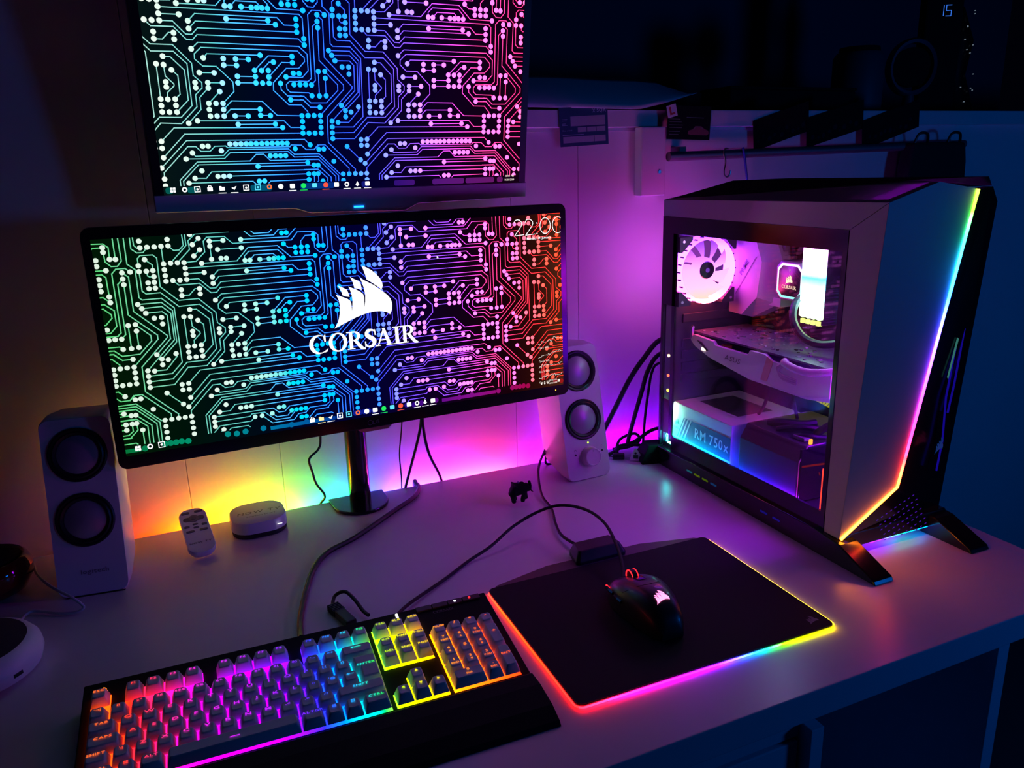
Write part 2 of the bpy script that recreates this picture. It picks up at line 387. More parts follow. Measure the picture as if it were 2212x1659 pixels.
# ------------------------------------------------------------------ the circuit wallpaper that both screens show (one tile, 0.1 mm units, * = solder dot)
TILE = "-2350,1095* -2198,1102 -2075,1217 -2077,1356 -2031,1407 -1807,1404 -1708,1306 -925,1302 -833,1406 -604,1400 -549,1350 -554,1203*|-615,1354* -730,1351 -797,1279 -798,1198*|-615,1295* -610,1174 -550,1111 -478,1109 -423,1172 -426,1468|-488,1198* -487,1472|-1037,1256* -979,1202 -885,1199*|-715,1198*|-882,1125*|-799,1124*|-715,1123*|-616,1064* -952,1068 -1124,1237 -1517,1238 -1680,1068 -2133,1069*|-1575,1067* -1576,1126 -1512,1185 -1125,1183 -1058,1114 -1058,1065*|-1509,1065* -1446,1132 -1194,1132 -1127,1067*|-1378,1068* -1255,1066*|-1189,1066*|-1598,1351* -969,1347 -845,1471|-1560,1477 -1463,1385 -1156,1385 -1084,1459 -978,1458 -966,1470|-1473,1477 -1418,1421 -1220,1422 -1168,1469|-1404,1469 -1231,1467|-1048,1406* -984,1407*|-2431,1099* -2260,1261 -2265,1374 -2171,1459 -1749,1462 -1738,1470|-2235,1456*|-2514,1101* -2297,1315 -2298,1472|-2515,1325* -2457,1263 -2390,1263 -2330,1319 -2333,1475|-2516,1409*|-2600,1326* -2600,1097*|-2682,1323*|-2768,1325* -2823,1261 -2897,1262 -2958,1316 -2956,1469|-2852,1323* -2889,1321 -2920,1358 -2921,1467|-2852,1408*|-3027,1469 -3031,1127 -2946,1049 -2952,684 -2919,652 -2687,652 -2548,513 -2547,-233 -2688,-371 -2984,-369*|-2902,1096* -2901,1187 -2866,1224 -2717,1223 -2672,1179 -2681,804 -2482,604 -2232,604 -2036,398 -2033,257 -1942,174 -1945,109 -2032,26 -2032,-117 -2239,-321 -2483,-313 -2679,-526 -2986,-523*|-2904,1021* -2903,766 -2861,726 -2687,727 -2488,524 -2232,528 -2090,390 -2089,-104 -2234,-245 -2488,-243 -2688,-445 -2987,-447*|-2360,469* -2275,465 -2129,315 -2125,-37 -2277,-182*|-2446,380* -2446,-27*|-2363,371* -2358,242 -2271,151 -2271,130 -2359,48 -2364,-30*|-2362,173*|-2363,114*|-2278,314* -2213,252 -2214,30 -2278,-27*|-2448,-105*|-2278,-103*|-2448,-181*|-2364,-182*|-2979,599* -2695,598 -2575,479 -2578,52 -2791,-157*|-2939,540* -2697,544 -2601,445 -2603,82 -2983,-293*|-2900,475* -2702,477 -2647,423 -2649,104 -2844,-90*|-2808,399*|-2719,400*|-2718,312*|-2818,1170* -2735,1093 -2740,1022*|-2818,1019* -2810,957 -2789,942 -2737,943*|-2818,868*|-2743,869*|-2817,791*|-2741,792*|-3105,1023* -3037,961 -3041,513 -2683,153 -2685,126 -3046,-234 -3051,-573 -2688,-941 -2693,-1001*|-3105,869* -3111,474 -2801,172 -2802,114 -3139,-221*|-3045,340* -2882,175 -2882,103 -3045,-57 -3256,-59 -3341,22 -3391,27|-674,23 -888,25 -965,102 -968,180*|-853,-23* -690,-24 -612,-100|-3393,-18 -3352,-23 -3264,-114 -3138,-115*|-1712,-74* -1563,71 -1565,188 -1748,367 -1908,368 -1995,448 -1992,507 -1907,584 -720,579 -638,498 -637,453 -719,368 -881,364 -1059,186 -1064,91 -882,-85 -714,-87 -637,-171 -636,-221*|-891,261* -679,258 -597,341 -597,545 -698,635 -1935,640 -2021,563*|-3232,167* -3176,223 -3175,878 -3108,942*|-795,168*|-716,169*|-642,171*|-3009,1025* -3061,1074 -3170,1073 -3224,1018 -3227,250 -3275,209 -3393,213|-599,210 -852,205 -892,168 -890,111 -849,72 -607,67 -567,31*|-3131,337* -3135,29*|-3043,254* -3044,33*|-2345,1022* -671,1016 -630,975 -627,729*|-713,958*|-712,881* -866,881 -950,964 -1936,964 -2022,879*|-1065,924* -1571,923*|-975,881* -1936,880 -2022,792*|-712,805* -1920,804 -1995,728 -2065,730 -2198,870 -2345,870*|-626,654* -700,726 -1935,728 -1993,667 -2063,669 -2196,807 -2451,806 -2516,872*|-2430,870*|-2601,870*|-2600,944*|-2601,1021*|-2346,945* -2117,946*|-2433,664* -2338,663 -2259,740 -2202,738*|-2430,742*|-2203,665*|-2135,1399* -2218,1322*|-2135,1250* -2218,1173*|-2002,1354* -1828,1353*|-2002,1287* -2002,1114*|-1910,1237* -1604,1239*|-1880,1117*|-1812,1115*|-1891,464* -1844,513 -1198,514*|-1654,461*|-1504,460* -1349,460*|-1656,385* -1500,385*|-1283,331* -1096,511 -796,511*|-1196,330* -1093,433 -1038,437*|-796,435* -934,435 -1112,254*|-1111,333*|-1196,179*|-1113,179*|-1502,256* -1280,256*|-1503,178* -1280,180*|-794,307*|-717,305*|-1958,290* -1781,291*|-2021,172*|-2021,111*|-1870,173* -1693,173*|-1871,111* -1985,-4 -1987,-150 -2153,-316*|-1737,70* -1885,-75*|-1798,-75*|-1887,-150*|-1882,-229*|-1801,-228*|-1714,-150* -1603,-43 -1222,-45 -1042,-220 -719,-224*|-717,-296*|-3307,-222*|-3223,-220*|-3138,-296*|-3140,-373*|-3141,-448*|-3225,-449*|-3308,-449*|-1715,-229* -1625,-144 -1257,-143*|-1257,-219* -1131,-222*|-1579,-226* -1415,-227*|-2045,-287* -960,-288 -878,-373 -719,-374*|-1551,-332* -1076,-329*|-985,-374* -2335,-372 -2504,-536*|-721,-447* -2218,-449 -2505,-736*|-635,-601* -706,-529 -2207,-530 -2545,-864*|-2527,-1002* -2522,-923 -2201,-604 -2103,-605 -2045,-665 -1935,-666 -1870,-604 -1737,-601 -1713,-622 -909,-623 -890,-600 -754,-604 -693,-663 -586,-664 -512,-603|-3254,-665 -3198,-604 -3098,-604 -2778,-925 -2781,-1003*|-1679,-578*|-1608,-578* -1541,-577*|-1473,-577*|-1411,-577* -1345,-576*|-1274,-576*|-1205,-576* -1138,-575*|-1071,-576*|-1006,-575* -941,-577*|-840,-649*|-2021,-601* -1953,-601*|-1795,-661*|-3188,-662*|-3120,-660*|-2153,-683* -2120,-725 -1772,-721 -1699,-647 -929,-650 -857,-722 -523,-721|-2239,-757* -1766,-760 -1688,-688 -938,-684 -860,-758 -526,-758|-2341,-1298 -2343,-1023 -2108,-798 -1446,-798 -1360,-715 -1261,-714 -1181,-797 -530,-797|-2305,-1299 -2303,-1036 -2097,-834 -684,-834*|-3399,-721 -3187,-722 -2907,-1004 -2867,-1002*|-3399,-756 -3192,-757 -2934,-1021 -2937,-1301|-3400,-791 -3202,-794 -2974,-1031 -2977,-1299|-1177,-736*|-1109,-736* -1042,-737*|-974,-737*|-1350,-871* -600,-871*|-2159,-1003* -2018,-1007 -1945,-927 -543,-934|-3401,-929 -3216,-928 -3089,-1050 -3094,-1300|-3211,-874* -3039,-1042 -3046,-1303|-2064,-910*|-1873,-987*|-1798,-988*|-1725,-988* -681,-987*|-2239,-1064* -1432,-1064 -1357,-1137 -1273,-1137 -1198,-1069 -682,-1063*|-1349,-1065* -1280,-1064*|-1453,-1139* -1391,-1200 -1235,-1202 -1175,-1138*|-2240,-1135* -1761,-1134 -1736,-1103 -1557,-1104 -1412,-1243 -1211,-1245 -1107,-1137*|-1039,-1137* -973,-1138*|-1695,-1151* -1753,-1205 -2179,-1206 -2274,-1299|-1597,-1150* -1461,-1282 -1153,-1283 -1083,-1207 -974,-1202 -910,-1136 -667,-1138 -607,-1093 -605,-988*|-3218,-988* -3214,-1083 -3319,-1180 -3400,-1182|-636,-1182 -828,-1184 -943,-1297|-1043,-1260* -974,-1262*|-2241,-1203*|-2134,-1264* -2186,-1304|-2075,-1300 -2033,-1261 -1803,-1263 -1759,-1304|-863,-1301 -818,-1260 -596,-1261 -575,-1278|-3157,-1091* -3158,-1299|-2610,-1004*|-2867,-1089*|-2867,-1173*|-2867,-1258*|-2526,-1089*|-2526,-1172*|-2525,-1258*|-2792,-630* -2608,-814*|-2589,-539*|-2589,-617*|-2506,-619*|-2990,-826*|-2714,-175*|-2792,-235*|-2608,-106* -2599,-145 -2753,-311 -2901,-308*"
PERIOD = 0.2667
def parse_tile():
    P = []; Dts = []
    for ln in TILE.split('|'):
        w = []
        for q in ln.split():
            d = q.endswith('*'); a, b = q.rstrip('*').split(','); p = (int(a)*1e-4, int(b)*1e-4); w.append(p)
            if d: Dts.append(p)
        if len(w) > 1: P.append(w)
    return P, Dts
TP, TD = parse_tile()

def circuit(xf, sc, rect, wl, wr, rad):
    L = MB(xf); Dm = MB(xf); x0, x1, y0, y1 = rect
    for n in range(-2, 4):
        ox = n * PERIOD
        for pl in TP:
            pts = [((a + ox)*sc, b*sc) for a, b in pl]
            for a, b in zip(pts, pts[1:]):
                if max(a[0], b[0]) < x0 or min(a[0], b[0]) > x1: continue
                u = min(1, max(0, ((a[0] + b[0])/2 - x0)/(x1 - x0)*1.8)); width = wl + (wr - wl)*u
                q = clip_rect(seg_quad(a, b, width), x0, x1, y0, y1)
                if len(q) > 2: L.poly(q, 0.0004)
        for a, b in TD:
            c = ((a + ox)*sc, b*sc)
            if c[0] + rad < x0 or c[0] - rad > x1: continue
            q = clip_rect(ngon(c, rad), x0, x1, y0, y1)
            if len(q) > 2: Dm.poly(q, 0.0006)
    return L, Dm

def monitor_frame(yaw, tilt, c, base):
    """panel plane (x right, y up, z to the viewer) in the coordinates of an Empty at base that is turned by yaw"""
    d = Matrix.Rotation(-yaw, 4, 'Z') @ (Vector(c) - Vector(base))
    return frame(d, (1, 0, 0), (0, math.sin(tilt), math.cos(tilt)))

ICON = {'w': (255, 255, 255), 'o': (255, 110, 50), 'g': (30, 215, 90), 'c': (90, 210, 240), 'b': (40, 120, 255), 'y': (250, 220, 150), 'r': (235, 80, 60)}
def taskbar(F, scr, items, y, k=1.0):
    for kind, col, x, ul in items:
        mw = MB(F); z = 0.0011; s = 0.0037*k; c2 = None
        E = emit('icon_' + col, ICON[col], 1.3)
        if kind == 'sq': mw.poly(rrect(2*s, 1.8*s, .0012, 3, x, y), z)
        elif kind == 'disc': mw.poly(ngon((x, y), s*1.05, 18), z)
        elif kind == 'ring': ring_arc(mw, lambda a, b: (a, b), (x, y), (s, s), (x, y), (s*.5, s*.5), 0, 360, 18, z)
        elif kind == 'folder':
            mw.poly([(x-s, y-.8*s), (x+s, y-.8*s), (x+s, y+.55*s), (x, y+.55*s), (x-.25*s, y+.9*s), (x-s, y+.9*s)], z)
        elif kind == 'drop':
            mw.poly([(x, y+s*1.2), (x-.8*s, y-.4*s), (x, y-s), (x+.8*s, y-.4*s)], z)
        elif kind == 'frame':
            stroke(mw, [(x-s, y-s), (x+s, y-s), (x+s, y+s), (x-s, y+s)], .0011, z, True); mw.poly(ngon((x, y), s*.45, 8), z)
        elif kind == 'bag':
            mw.poly(rrect(2*s, 1.6*s, .0006, 2, x, y-.1*s), z); stroke(mw, [(x-.5*s, y+.7*s), (x-.4*s, y+1.2*s), (x+.4*s, y+1.2*s), (x+.5*s, y+.7*s)], .0008, z)
        elif kind == 'bird':
            mw.poly([(x-s, y+.1*s), (x-.3*s, y-.5*s), (x+.2*s, y-.7*s), (x+s, y+.8*s), (x+.3*s, y+.5*s), (x, y), (x-.4*s, y+.3*s)], z)
        elif kind == 'win':
            for a in (-1, 1):
                for b in (-1, 1): mw.poly(rrect(.9*s, .85*s, .0002, 1, x + a*.52*s, y + b*.5*s), z)
        if ul: mw.poly([(x-1.5*s, y-1.9*s), (x+1.5*s, y-1.9*s), (x+1.5*s, y-1.65*s), (x-1.5*s, y-1.65*s)], z)
        mw.flat('taskbar_icon', E, scr)

# ---- lower ultrawide monitor
base = (0.243, 1.222, 0.0); yawL = 0.0488
t = thing('ultrawide_monitor', 'black ultrawide monitor on a round-pole stand showing sails emblem and clock', 'monitor', base, yawL)
F = monitor_frame(yawL, 0.02, (0.2531, 1.1378, 0.3214), base)
m = MB(F); m.loft([[(a, b, 0.0) for a, b in rrect(.703, .322, .012)], [(a, b, -0.022) for a, b in rrect(.703, .322, .012)]]); m.build('housing', BLACKG, t, bevel=0.0012)
m = MB(F); m.loft([[(a, b, -0.022) for a, b in rrect(.66, .28, .03)], [(a, b, -0.045) for a, b in rrect(.40, .18, .04)]]); m.build('back_shell', BLACK, t, bevel=0.002)
scrL = (-0.3405, 0.3405, -0.1425, 0.1460)
BGL = ramp_emit('ultrawide_background', [(0, (2, 24, 5)), (.12, (0, 18, 9)), (.28, (0, 8, 22)), (.42, (0, 1, 42)), (.52, (2, 0, 48)), (.6, (8, 0, 38)), (.72, (16, 0, 22)), (.86, (24, 1, 9)), (.94, (44, 12, 8)), (1, (72, 32, 20))], (1/.681, 0, 0), .5 - .0, 1.0)
m = MB(F); m.poly([(scrL[0], scrL[2]), (scrL[1], scrL[2]), (scrL[1], scrL[3]), (scrL[0], scrL[3])], 0.0002)
scr = m.flat('screen', BGL, t)
LINE_L = ramp_emit('ultrawide_circuit_lines', [(0, (110, 255, 140), .85), (.1, (150, 255, 215), .85), (.27, (110, 245, 244), .9), (.38, (60, 200, 255)), (.47, (70, 150, 255)), (.54, (90, 110, 255)), (.62, (175, 110, 255)), (.72, (235, 110, 250)), (.80, (250, 100, 235)), (.87, (255, 85, 165)), (.93, (250, 75, 95)), (1, (250, 80, 55))], (1/.681, 0, 0), .5, 0.82, over=3.0)
DOT_L = ramp_emit('ultrawide_circuit_dots', [(0, (235, 255, 235), .9), (.2, (235, 255, 244), .95), (.29, (180, 255, 244)), (.34, (0, 235, 244)), (.38, (0, 225, 255)), (.44, (0, 210, 255)), (.52, (40, 165, 255)), (.58, (165, 165, 255)), (.68, (248, 165, 255)), (.83, (255, 160, 250)), (.90, (255, 145, 190)), (.96, (250, 120, 100)), (1, (250, 100, 60))], (1/.681, 0, 0), .5, 1.0, over=2.6)
L, Dm = circuit(F, 1.0, (scrL[0], scrL[1], -0.1290, scrL[3]), 0.00145, 0.00095, 0.0033)
L.flat('circuit_lines', LINE_L, scr)['kind'] = 'stuff'; Dm.flat('circuit_dots', DOT_L, scr)['kind'] = 'stuff'
LG = emit('screen_white', (255, 255, 255), 1.3)
m = MB(F); sails(m, 0.0011, 0.0430, 0.0901, 0.0012); m.flat('sails_emblem', LG, scr)
m = MB(F); serif_word(m, -0.083, -0.0352, 0.0267, 0.0012); m.flat('word_mark', LG, scr)
m = MB(F); w = .0011
for ox in (.2555, .2755):      # 22:00 in thin figures
    stroke(m, [(ox + .0005, .1345), (ox + .0025, .1380), (ox + .006, .1390), (ox + .010, .1382), (ox + .0135, .1352), (ox + .0140, .1318), (ox + .0125, .1280), (ox + .0005, .1140), (ox + .0170, .1150)], w, .0011)
stroke(m, [(.3119 + .0095*math.cos(a*math.pi/12), .1272 + .0125*math.sin(a*math.pi/12)) for a in range(24)], w, .0011, True)
stroke(m, [(.3352 + .0098*math.cos(math.radians(a)), .1272 + .0128*math.sin(math.radians(a))) for a in range(58, 304, 12)], w, .0011)
m.poly(ngon((.2969, .1322), .0011, 8), .0011); m.poly(ngon((.2968, .1156), .0011, 8), .0011)
text(m, 'Monday, 14 January.', .3005, .1066, .0036, 1.0, .0011)
m.flat('clock_readout', LG, scr)
m = MB(F)
random.seed(4)
for i, yy in enumerate((-.0640, -.0870, -.1050, -.1235)):
    pts = []; v = yy
    for k in range(22):
        v = yy + random.choice((0, 0, .0008, .0016, .003)) + (.004 if k > 12 and i < 2 else 0) - (.003 if k < 3 else 0)
        pts += [(.2930 + k*.0021, v), (.2930 + k*.0021 + .0011, v)]
    stroke(m, pts, .0006, .0011)
    text(m, 'Cpu %d: %s%%' % (i + 1, ('40', '40', '20', '30')[i]), .2935, yy - .0105, .0028, 1.0, .0011, 'l')
text(m, '10:00 PM', .3200, -.1325, .0026, 1.0, .0011); text(m, '14/01/2019', .3200, -.1378, .0026, 1.0, .0011)
for x in (.2975, .3035, .3095): m.poly(ngon((x, -.1352), .0016, 8), .0011)
m.poly(rrect(.0046, .0046, .0006, 2, .3310, -.1340), .0011)
m.flat('system_monitor', emit('screen_readout', (250, 235, 225), 1.0), scr)
m = MB(F); m.poly([(.122, .0925), (.122, .0885), (.1232, .0896), (.1240, .0880), (.1246, .0884), (.1238, .0899), (.1252, .0900)], .0012); m.flat('mouse_pointer', LG, scr)
BLURL = ramp_emit('taskbar_blur', [(0, (10, 130, 60)), (.15, (0, 170, 130)), (.3, (0, 130, 190)), (.45, (0, 40, 170)), (.6, (40, 10, 150)), (.75, (150, 20, 160)), (.9, (190, 10, 90)), (1, (170, 30, 30))], (1/.681, 0, 0), .5, .75)
for n in range(-2, 3):
    for a in (-.291, -.284, -.277, -.270, -.2615, -.209, -.197, -.185, -.160, -.120, -.098, -.05):
        q = clip_rect(ngon((a + n*PERIOD, -.1345 + .001*math.sin(a*900)), .0042, 12), scrL[0], scrL[1], -.1425, -.1292)
        if len(q) > 2: MB(F).poly(q, .0005).flat('taskbar_glow', BLURL, scr)
    q = clip_rect([(-.150 + n*PERIOD, -.1385), (-.055 + n*PERIOD, -.1385), (-.055 + n*PERIOD, -.133), (-.150 + n*PERIOD, -.133)], scrL[0], scrL[1], -.1425, -.129)
    if len(q) > 2: MB(F).poly(q, .00045).flat('taskbar_glow', BLURL, scr)
tb = [('win', 'w', -.3250, 0), ('ring', 'w', -.3100, 0), ('frame', 'w', -.2955, 0), ('bag', 'w', -.0895, 0), ('folder', 'y', -.0762, 1), ('bird', 'w', -.0622, 1), ('frame', 'w', -.0482, 0), ('frame', 'c', -.0345, 0), ('ring', 'o', -.0205, 0),
      ('disc', 'w', -.0068, 0), ('sq', 'w', .0065, 1), ('disc', 'g', .0202, 1), ('sq', 'c', .0338, 0), ('disc', 'r', .0475, 1), ('sq', 'w', .0612, 0), ('ring', 'w', .0745, 1), ('drop', 'w', .0880, 1), ('sq', 'w', .1010, 1)]
taskbar(F, scr, tb, -.1335)
m = MB(F); ring_arc(m, lambda a, b: (a, b), (-.0028, -.1522), (.0042, .0042), (-.0028, -.1522), (.0034, .0034), 0, 360, 18, .0014); text(m, 'LG', .0062, -.1550, .0055, 1.1, .0014)
m.flat('bezel_badge', mat('bezel_print', (.10, .10, .11), .4), t)
m = MB(F); m.loft([[(.0045 + a, b, 0) for a, b in ((-.028, -.161), (-.02, -.1665), (.02, -.1665), (.028, -.161))], [(.0045 + a, b, -.018) for a, b in ((-.028, -.161), (-.02, -.1665), (.02, -.1665), (.028, -.161))]]); m.build('joystick_button', STEEL, t)
MB(F).cyl((.325, -.1505, .0), .0010, .0006, 'z', 10).build('power_led', emit('led_amber', (255, 170, 40), 4), t)
m = MB(); m.prism([(-.047, .034), (.047, .030)] + [(.046*math.cos(math.radians(a)), -.002 - .046*math.sin(math.radians(a))) for a in range(5, 180, 10)], 0.0, .006); m.build('stand_base', BLACKG, t, bevel=.0015)
MB().lathe([(.0001, .006), (.0180, .006), (.0180, .20), (.0001, .20)], (0.004, .016, 0), n=28).build('stand_pole', BLACKG, t, smooth=True)
MB().box(-.03, .038, -.03, .02, .17, .30).build('stand_hinge', BLACK, t, bevel=.004)

# ---- upper monitor, leaning down over the lower one
yawU = 0.0237
baseU = (0.276, 1.296, 0.62)
t = thing('grey_monitor', 'grey framed monitor mounted above the ultrawide, chin with blue power light', 'monitor', baseU, yawU)
F = monitor_frame(yawU, -0.1347, (0.2760, 1.1878, 0.6429), baseU)
m = MB(F)
prof = [(-.283, .184), (-.283, -.1515), (-.095, -.1540), (-.075, -.1612), (.075, -.1645), (.095, -.1545), (.283, -.1520), (.283, .184)]
m.prism(prof, -.002, -.026); m.build('housing', GREY, t, bevel=.002)
m = MB(F); x0, x1, y0, y1 = -.2695, .2695, -.1272, .1765
for a in ((-.2805, x0, -.1272, .1825), (x1, .2805, -.1272, .1825), (x0, x1, y1, .1825)): m.box(a[0], a[1], a[2], a[3], -.003, .001)
m.build('bezel', BLACK, t)
m = MB(F); m.prism([(-.2825, -.1275), (-.2825, -.1508), (-.094, -.1532), (-.074, -.1605), (.074, -.1638), (.094, -.1538), (.2825, -.1512), (.2825, -.1275)], -.003, .0022); m.build('chin', mat('grey_chin', (.8, .8, .86), .45), t, bevel=.0012)
MB(F).box(-.0075, .0075, -.1555, -.1532, .002, .0031).build('power_led', emit('led_blue', (20, 120, 255), 5), t)
scrU = (x0, x1, y0, y1)
BGU = ramp_emit('upper_background', [(0, (5, 20, 20)), (.2, (0, 9, 28)), (.42, (0, 1, 44)), (.55, (3, 0, 42)), (.68, (11, 0, 28)), (1, (20, 0, 18))], (1/.539, 0, 0), .5, 1.0)
m = MB(F); m.poly([(x0, y0), (x1, y0), (x1, y1), (x0, y1)], 0.0002); scr = m.flat('screen', BGU, t)
LINE_U = ramp_emit('upper_circuit_lines', [(0, (190, 255, 240)), (.15, (110, 245, 244)), (.3, (70, 210, 255)), (.42, (60, 150, 255)), (.5, (80, 125, 255)), (.58, (140, 125, 255)), (.68, (215, 110, 250)), (.85, (245, 100, 235)), (1, (250, 80, 190))], (1/.539, 0, 0), .5, 0.82, over=3.0)
DOT_U = ramp_emit('upper_circuit_dots', [(0, (244, 255, 244)), (.13, (215, 255, 244)), (.22, (70, 240, 255)), (.35, (10, 215, 255)), (.48, (40, 185, 255)), (.55, (150, 185, 255)), (.66, (225, 175, 255)), (.8, (255, 155, 255)), (1, (255, 150, 240))], (1/.539, 0, 0), .5, 1.0, over=2.6)
L, Dm = circuit(F, 1.053, (x0, x1, -.1155, y1), 0.00130, 0.00105, 0.0035)
L.flat('circuit_lines', LINE_U, scr)['kind'] = 'stuff'; Dm.flat('circuit_dots', DOT_U, scr)['kind'] = 'stuff'
BLURU = ramp_emit('upper_taskbar_blur', [(0, (10, 110, 100)), (.2, (0, 110, 140)), (.4, (0, 60, 160)), (.55, (30, 20, 150)), (.75, (110, 30, 150)), (1, (140, 30, 120))], (1/.539, 0, 0), .5, .6)
for a, wd in ((-.262, .010), (-.233, .012), (-.14, .03), (-.06, .05), (.012, .012), (.060, .006), (.075, .03), (.125, .012), (.150, .045), (.20, .05), (.235, .01)):
    MB(F).poly(rrect(wd, .0085, .003, 4, a, -.1213), .0005).flat('taskbar_glow', BLURU, scr)
tbU = [('win', 'w', -.2575, 0), ('ring', 'w', -.2425, 0), ('frame', 'w', -.2260, 0), ('bag', 'w', -.2095, 0), ('folder', 'w', -.1935, 1), ('bird', 'w', -.1775, 1), ('frame', 'w', -.1610, 0), ('frame', 'c', -.1450, 0), ('ring', 'o', -.1290, 0),
       ('disc', 'w', -.1130, 0), ('sq', 'w', -.0965, 1), ('disc', 'g', -.0805, 1), ('sq', 'c', -.0645, 0), ('disc', 'r', -.0480, 1), ('sq', 'w', -.0320, 0), ('ring', 'w', -.0165, 1), ('drop', 'w', -.0005, 1), ('sq', 'w', .0150, 1)]
taskbar(F, scr, tbU, -.1205, .95)
m = MB(F); text(m, '10:00 PM', .252, -.1175, .0028, 1.0, .0011); text(m, '14/01/2019', .252, -.1235, .0028, 1.0, .0011); m.flat('taskbar_clock', emit('screen_readout', (250, 235, 225), 1.0), scr)
MB().box(-.05, .05, -.085, -.0, -.05, .05).build('wall_bracket', BLACK, t, bevel=.003)

# ------------------------------------------------------------------ speakers
def speaker(loc, rotz, label, active):
    t = thing('desktop_speaker', label, 'speaker', loc, rotz, 'pair of white two-driver desk speakers')
    a = 0.232                                                   # lean of the front
    up = Vector((0, math.sin(a), math.cos(a)))
    F = frame((0, 0, 0), (1, 0, 0), tuple(up))                  # front plane: x right, y up the front, z towards the viewer
    h = .2415; w = .0875
    m = MB()
    fr = rrect(w, h, .012, 5, 0, h/2)
    rings = []
    for dep, k in ((0.0, .985), (.003, 1.0), (.03, 1.0), (.085, .93), (.100, .86)):
        ring = []
        for x, y in fr:
            yy = h/2 + (y - h/2)*k; q = up*yy; p = Vector((x*k, q.y + dep, q.z))
            if p.z < 0: p.z = 0
            ring.append(tuple(p))
        rings.append(ring)
    m.loft(rings); m.build('cabinet', WHITE, t, smooth=True)
    for cy in ((.195, .108) if active else (.191, .103)):
        c = (0, cy, 0)
        sr = MB(F); sr.lathe([(.0365, -.001), (.0365, .0018), (.0345, .0030), (.0320, .0024), (.0300, .0036), (.0270, .0024), (.0255, -.001)], c, n=36)
        d = sr.build('driver_surround', mat('black_rubber', (.012, .011, .014), .38), t, smooth=True)
        cn = MB(F); cn.lathe([(.0258, .0006), (.0240, .0012), (.0150, .0042), (.006, .0056), (.0002, .0060)], c, n=36); cn.build('cone', CONE, d, smooth=True)
    if active:
        k = MB(F); k.lathe([(.0185, 0), (.0185, .002), (.0165, .003), (.0160, .014), (.0145, .0152), (.0138, .0146), (.0002, .0146)], (.004, .0405, 0), n=32); kn = k.build('volume_knob', WHITE, t, smooth=True)
        MB(F).box(.0036, .0044, .050, .0535, .0147, .0150).build('pointer_mark', GREYL, kn)
        MB(F).cyl((.004, .0655, .0), .0012, .0006, 'z', 10).build('power_led', emit('led_lime', (190, 255, 40), 4), t)
        for x, s in ((-.024, -1), (.031, 1)):
            MB(F).cyl((x, .0470, .0), .0019, .0004, 'z', 12).build('jack_socket', BLACK, t)
        m = MB(F); stroke(m, [(-.026, .0535), (-.0255, .0560), (-.024, .0568), (-.0225, .0560), (-.022, .0535)], .0006, .0005); stroke(m, [(.030, .0535), (.030, .0565), (.0316, .0570)], .0006, .0005)
        m.flat('front_symbols', GREY, t)
    else:
        m = MB(F); text(m, 'logitech', .004, .030, .006, 1.15, .0006); m.flat('front_badge', mat('badge_print', (.25, .25, .27), .5), t)
        MB(F).box(-.034, .038, -.0005, .0008, -.02, .001).build('bottom_gap', BLACK, t)
    return t
speaker((-.1508, 1.0929, 0), -0.117, 'dim white two-driver speaker at the left of the ultrawide monitor', False)
speaker((.6392, 1.1385, 0), 0.042, 'lit white speaker with volume knob between ultrawide monitor and computer tower', True)

# ------------------------------------------------------------------ set-top box, remote control
t = thing('set_top_box', 'small white rounded streaming box with black underside on the desk', 'media box', (.076, 1.208, 0), 0.02)
MB().loft([[(a, b, z) for a, b in rrect(w, w, r, 7)] for w, r, z in ((.078, .026, 0.0), (.082, .028, .002), (.082, .028, .0085))]).build('base', BLACK, t, smooth=True)
MB().loft([[(a, b, z) for a, b in rrect(w, w, r, 7)] for w, r, z in ((.0835, .029, .0085), (.084, .029, .0105), (.083, .029, .0240), (.0815, .028, .0258), (.0790, .027, .0264))]).build('lid', WHITE, t, smooth=True)
m = MB(); text(m, 'NOW TV', .002, -.004, .0095, 1.0, .0266, slant=.15, gap=.16); text(m, 'POWERED BY SKY', .004, -.016, .0036, .95, .0266); m.flat('lid_lettering', mat('lid_print', (.20, .20, .20), .4), t)
MB().box(.024, .031, -.0424, -.0416, .0175, .0185).build('status_led', emit('led_white', (235, 235, 255), 2.0), t)
t = thing('remote_control', 'white rounded remote control standing upright beside the streaming box', 'remote', (-.0165, 1.195, 0), 0.12)
# the remote lies propped up on its back edge
F = frame((0, -.062, .0125), (1, 0, 0), (0, math.cos(.36), math.sin(.36)))
body = [[(a, b, z) for a, b in rrect(w, h, r, 6, 0, .047)] for w, h, r, z in ((.034, .092, .013, -.012), (.039, .096, .015, -.008), (.040, .097, .0155, -.002), (.0375, .0945, .014, 0.0))]
MB(F).loft(body).build('body', WHITE, t, smooth=True)
BT = mat('remote_button', (.16, .15, .15), .5)
for x, y, w, h in ((-.0095, .0860, .012, .0046), (.0095, .0860, .012, .0046), (-.0125, .0560, .008, .004), (0, .0590, .008, .003), (.0125, .0560, .008, .004), (0, .0520, .008, .003), (-.0095, .0450, .012, .004), (.0095, .0450, .012, .004)):
    MB(F).loft([[(a, b, z) for a, b in rrect(w*k, h*k, h*k*.48, 4, x, y)] for k, z in ((1, -.0002), (1, .0008), (.8, .0013))]).build('button', BT, t, smooth=True)
pad = MB(F).loft([[(a, b, z) for a, b in rrect(.030, .0085, .0042, 4, 0, .0715)] for z in (-.0002, .0008)]).build('direction_pad', BT, t)
MB(F).loft([[(a, b, z) for a, b in ngon((0, .0715), .0072, 18)] for z in (-.0002, .0014)]).build('ring', mat('remote_ring', (.22, .20, .19), .5), pad)
MB(F).loft([[(a, b, z) for a, b in ngon((0, .0715), .0038, 14)] for z in (-.0002, .0022)]).build('ok_button', BT, pad)
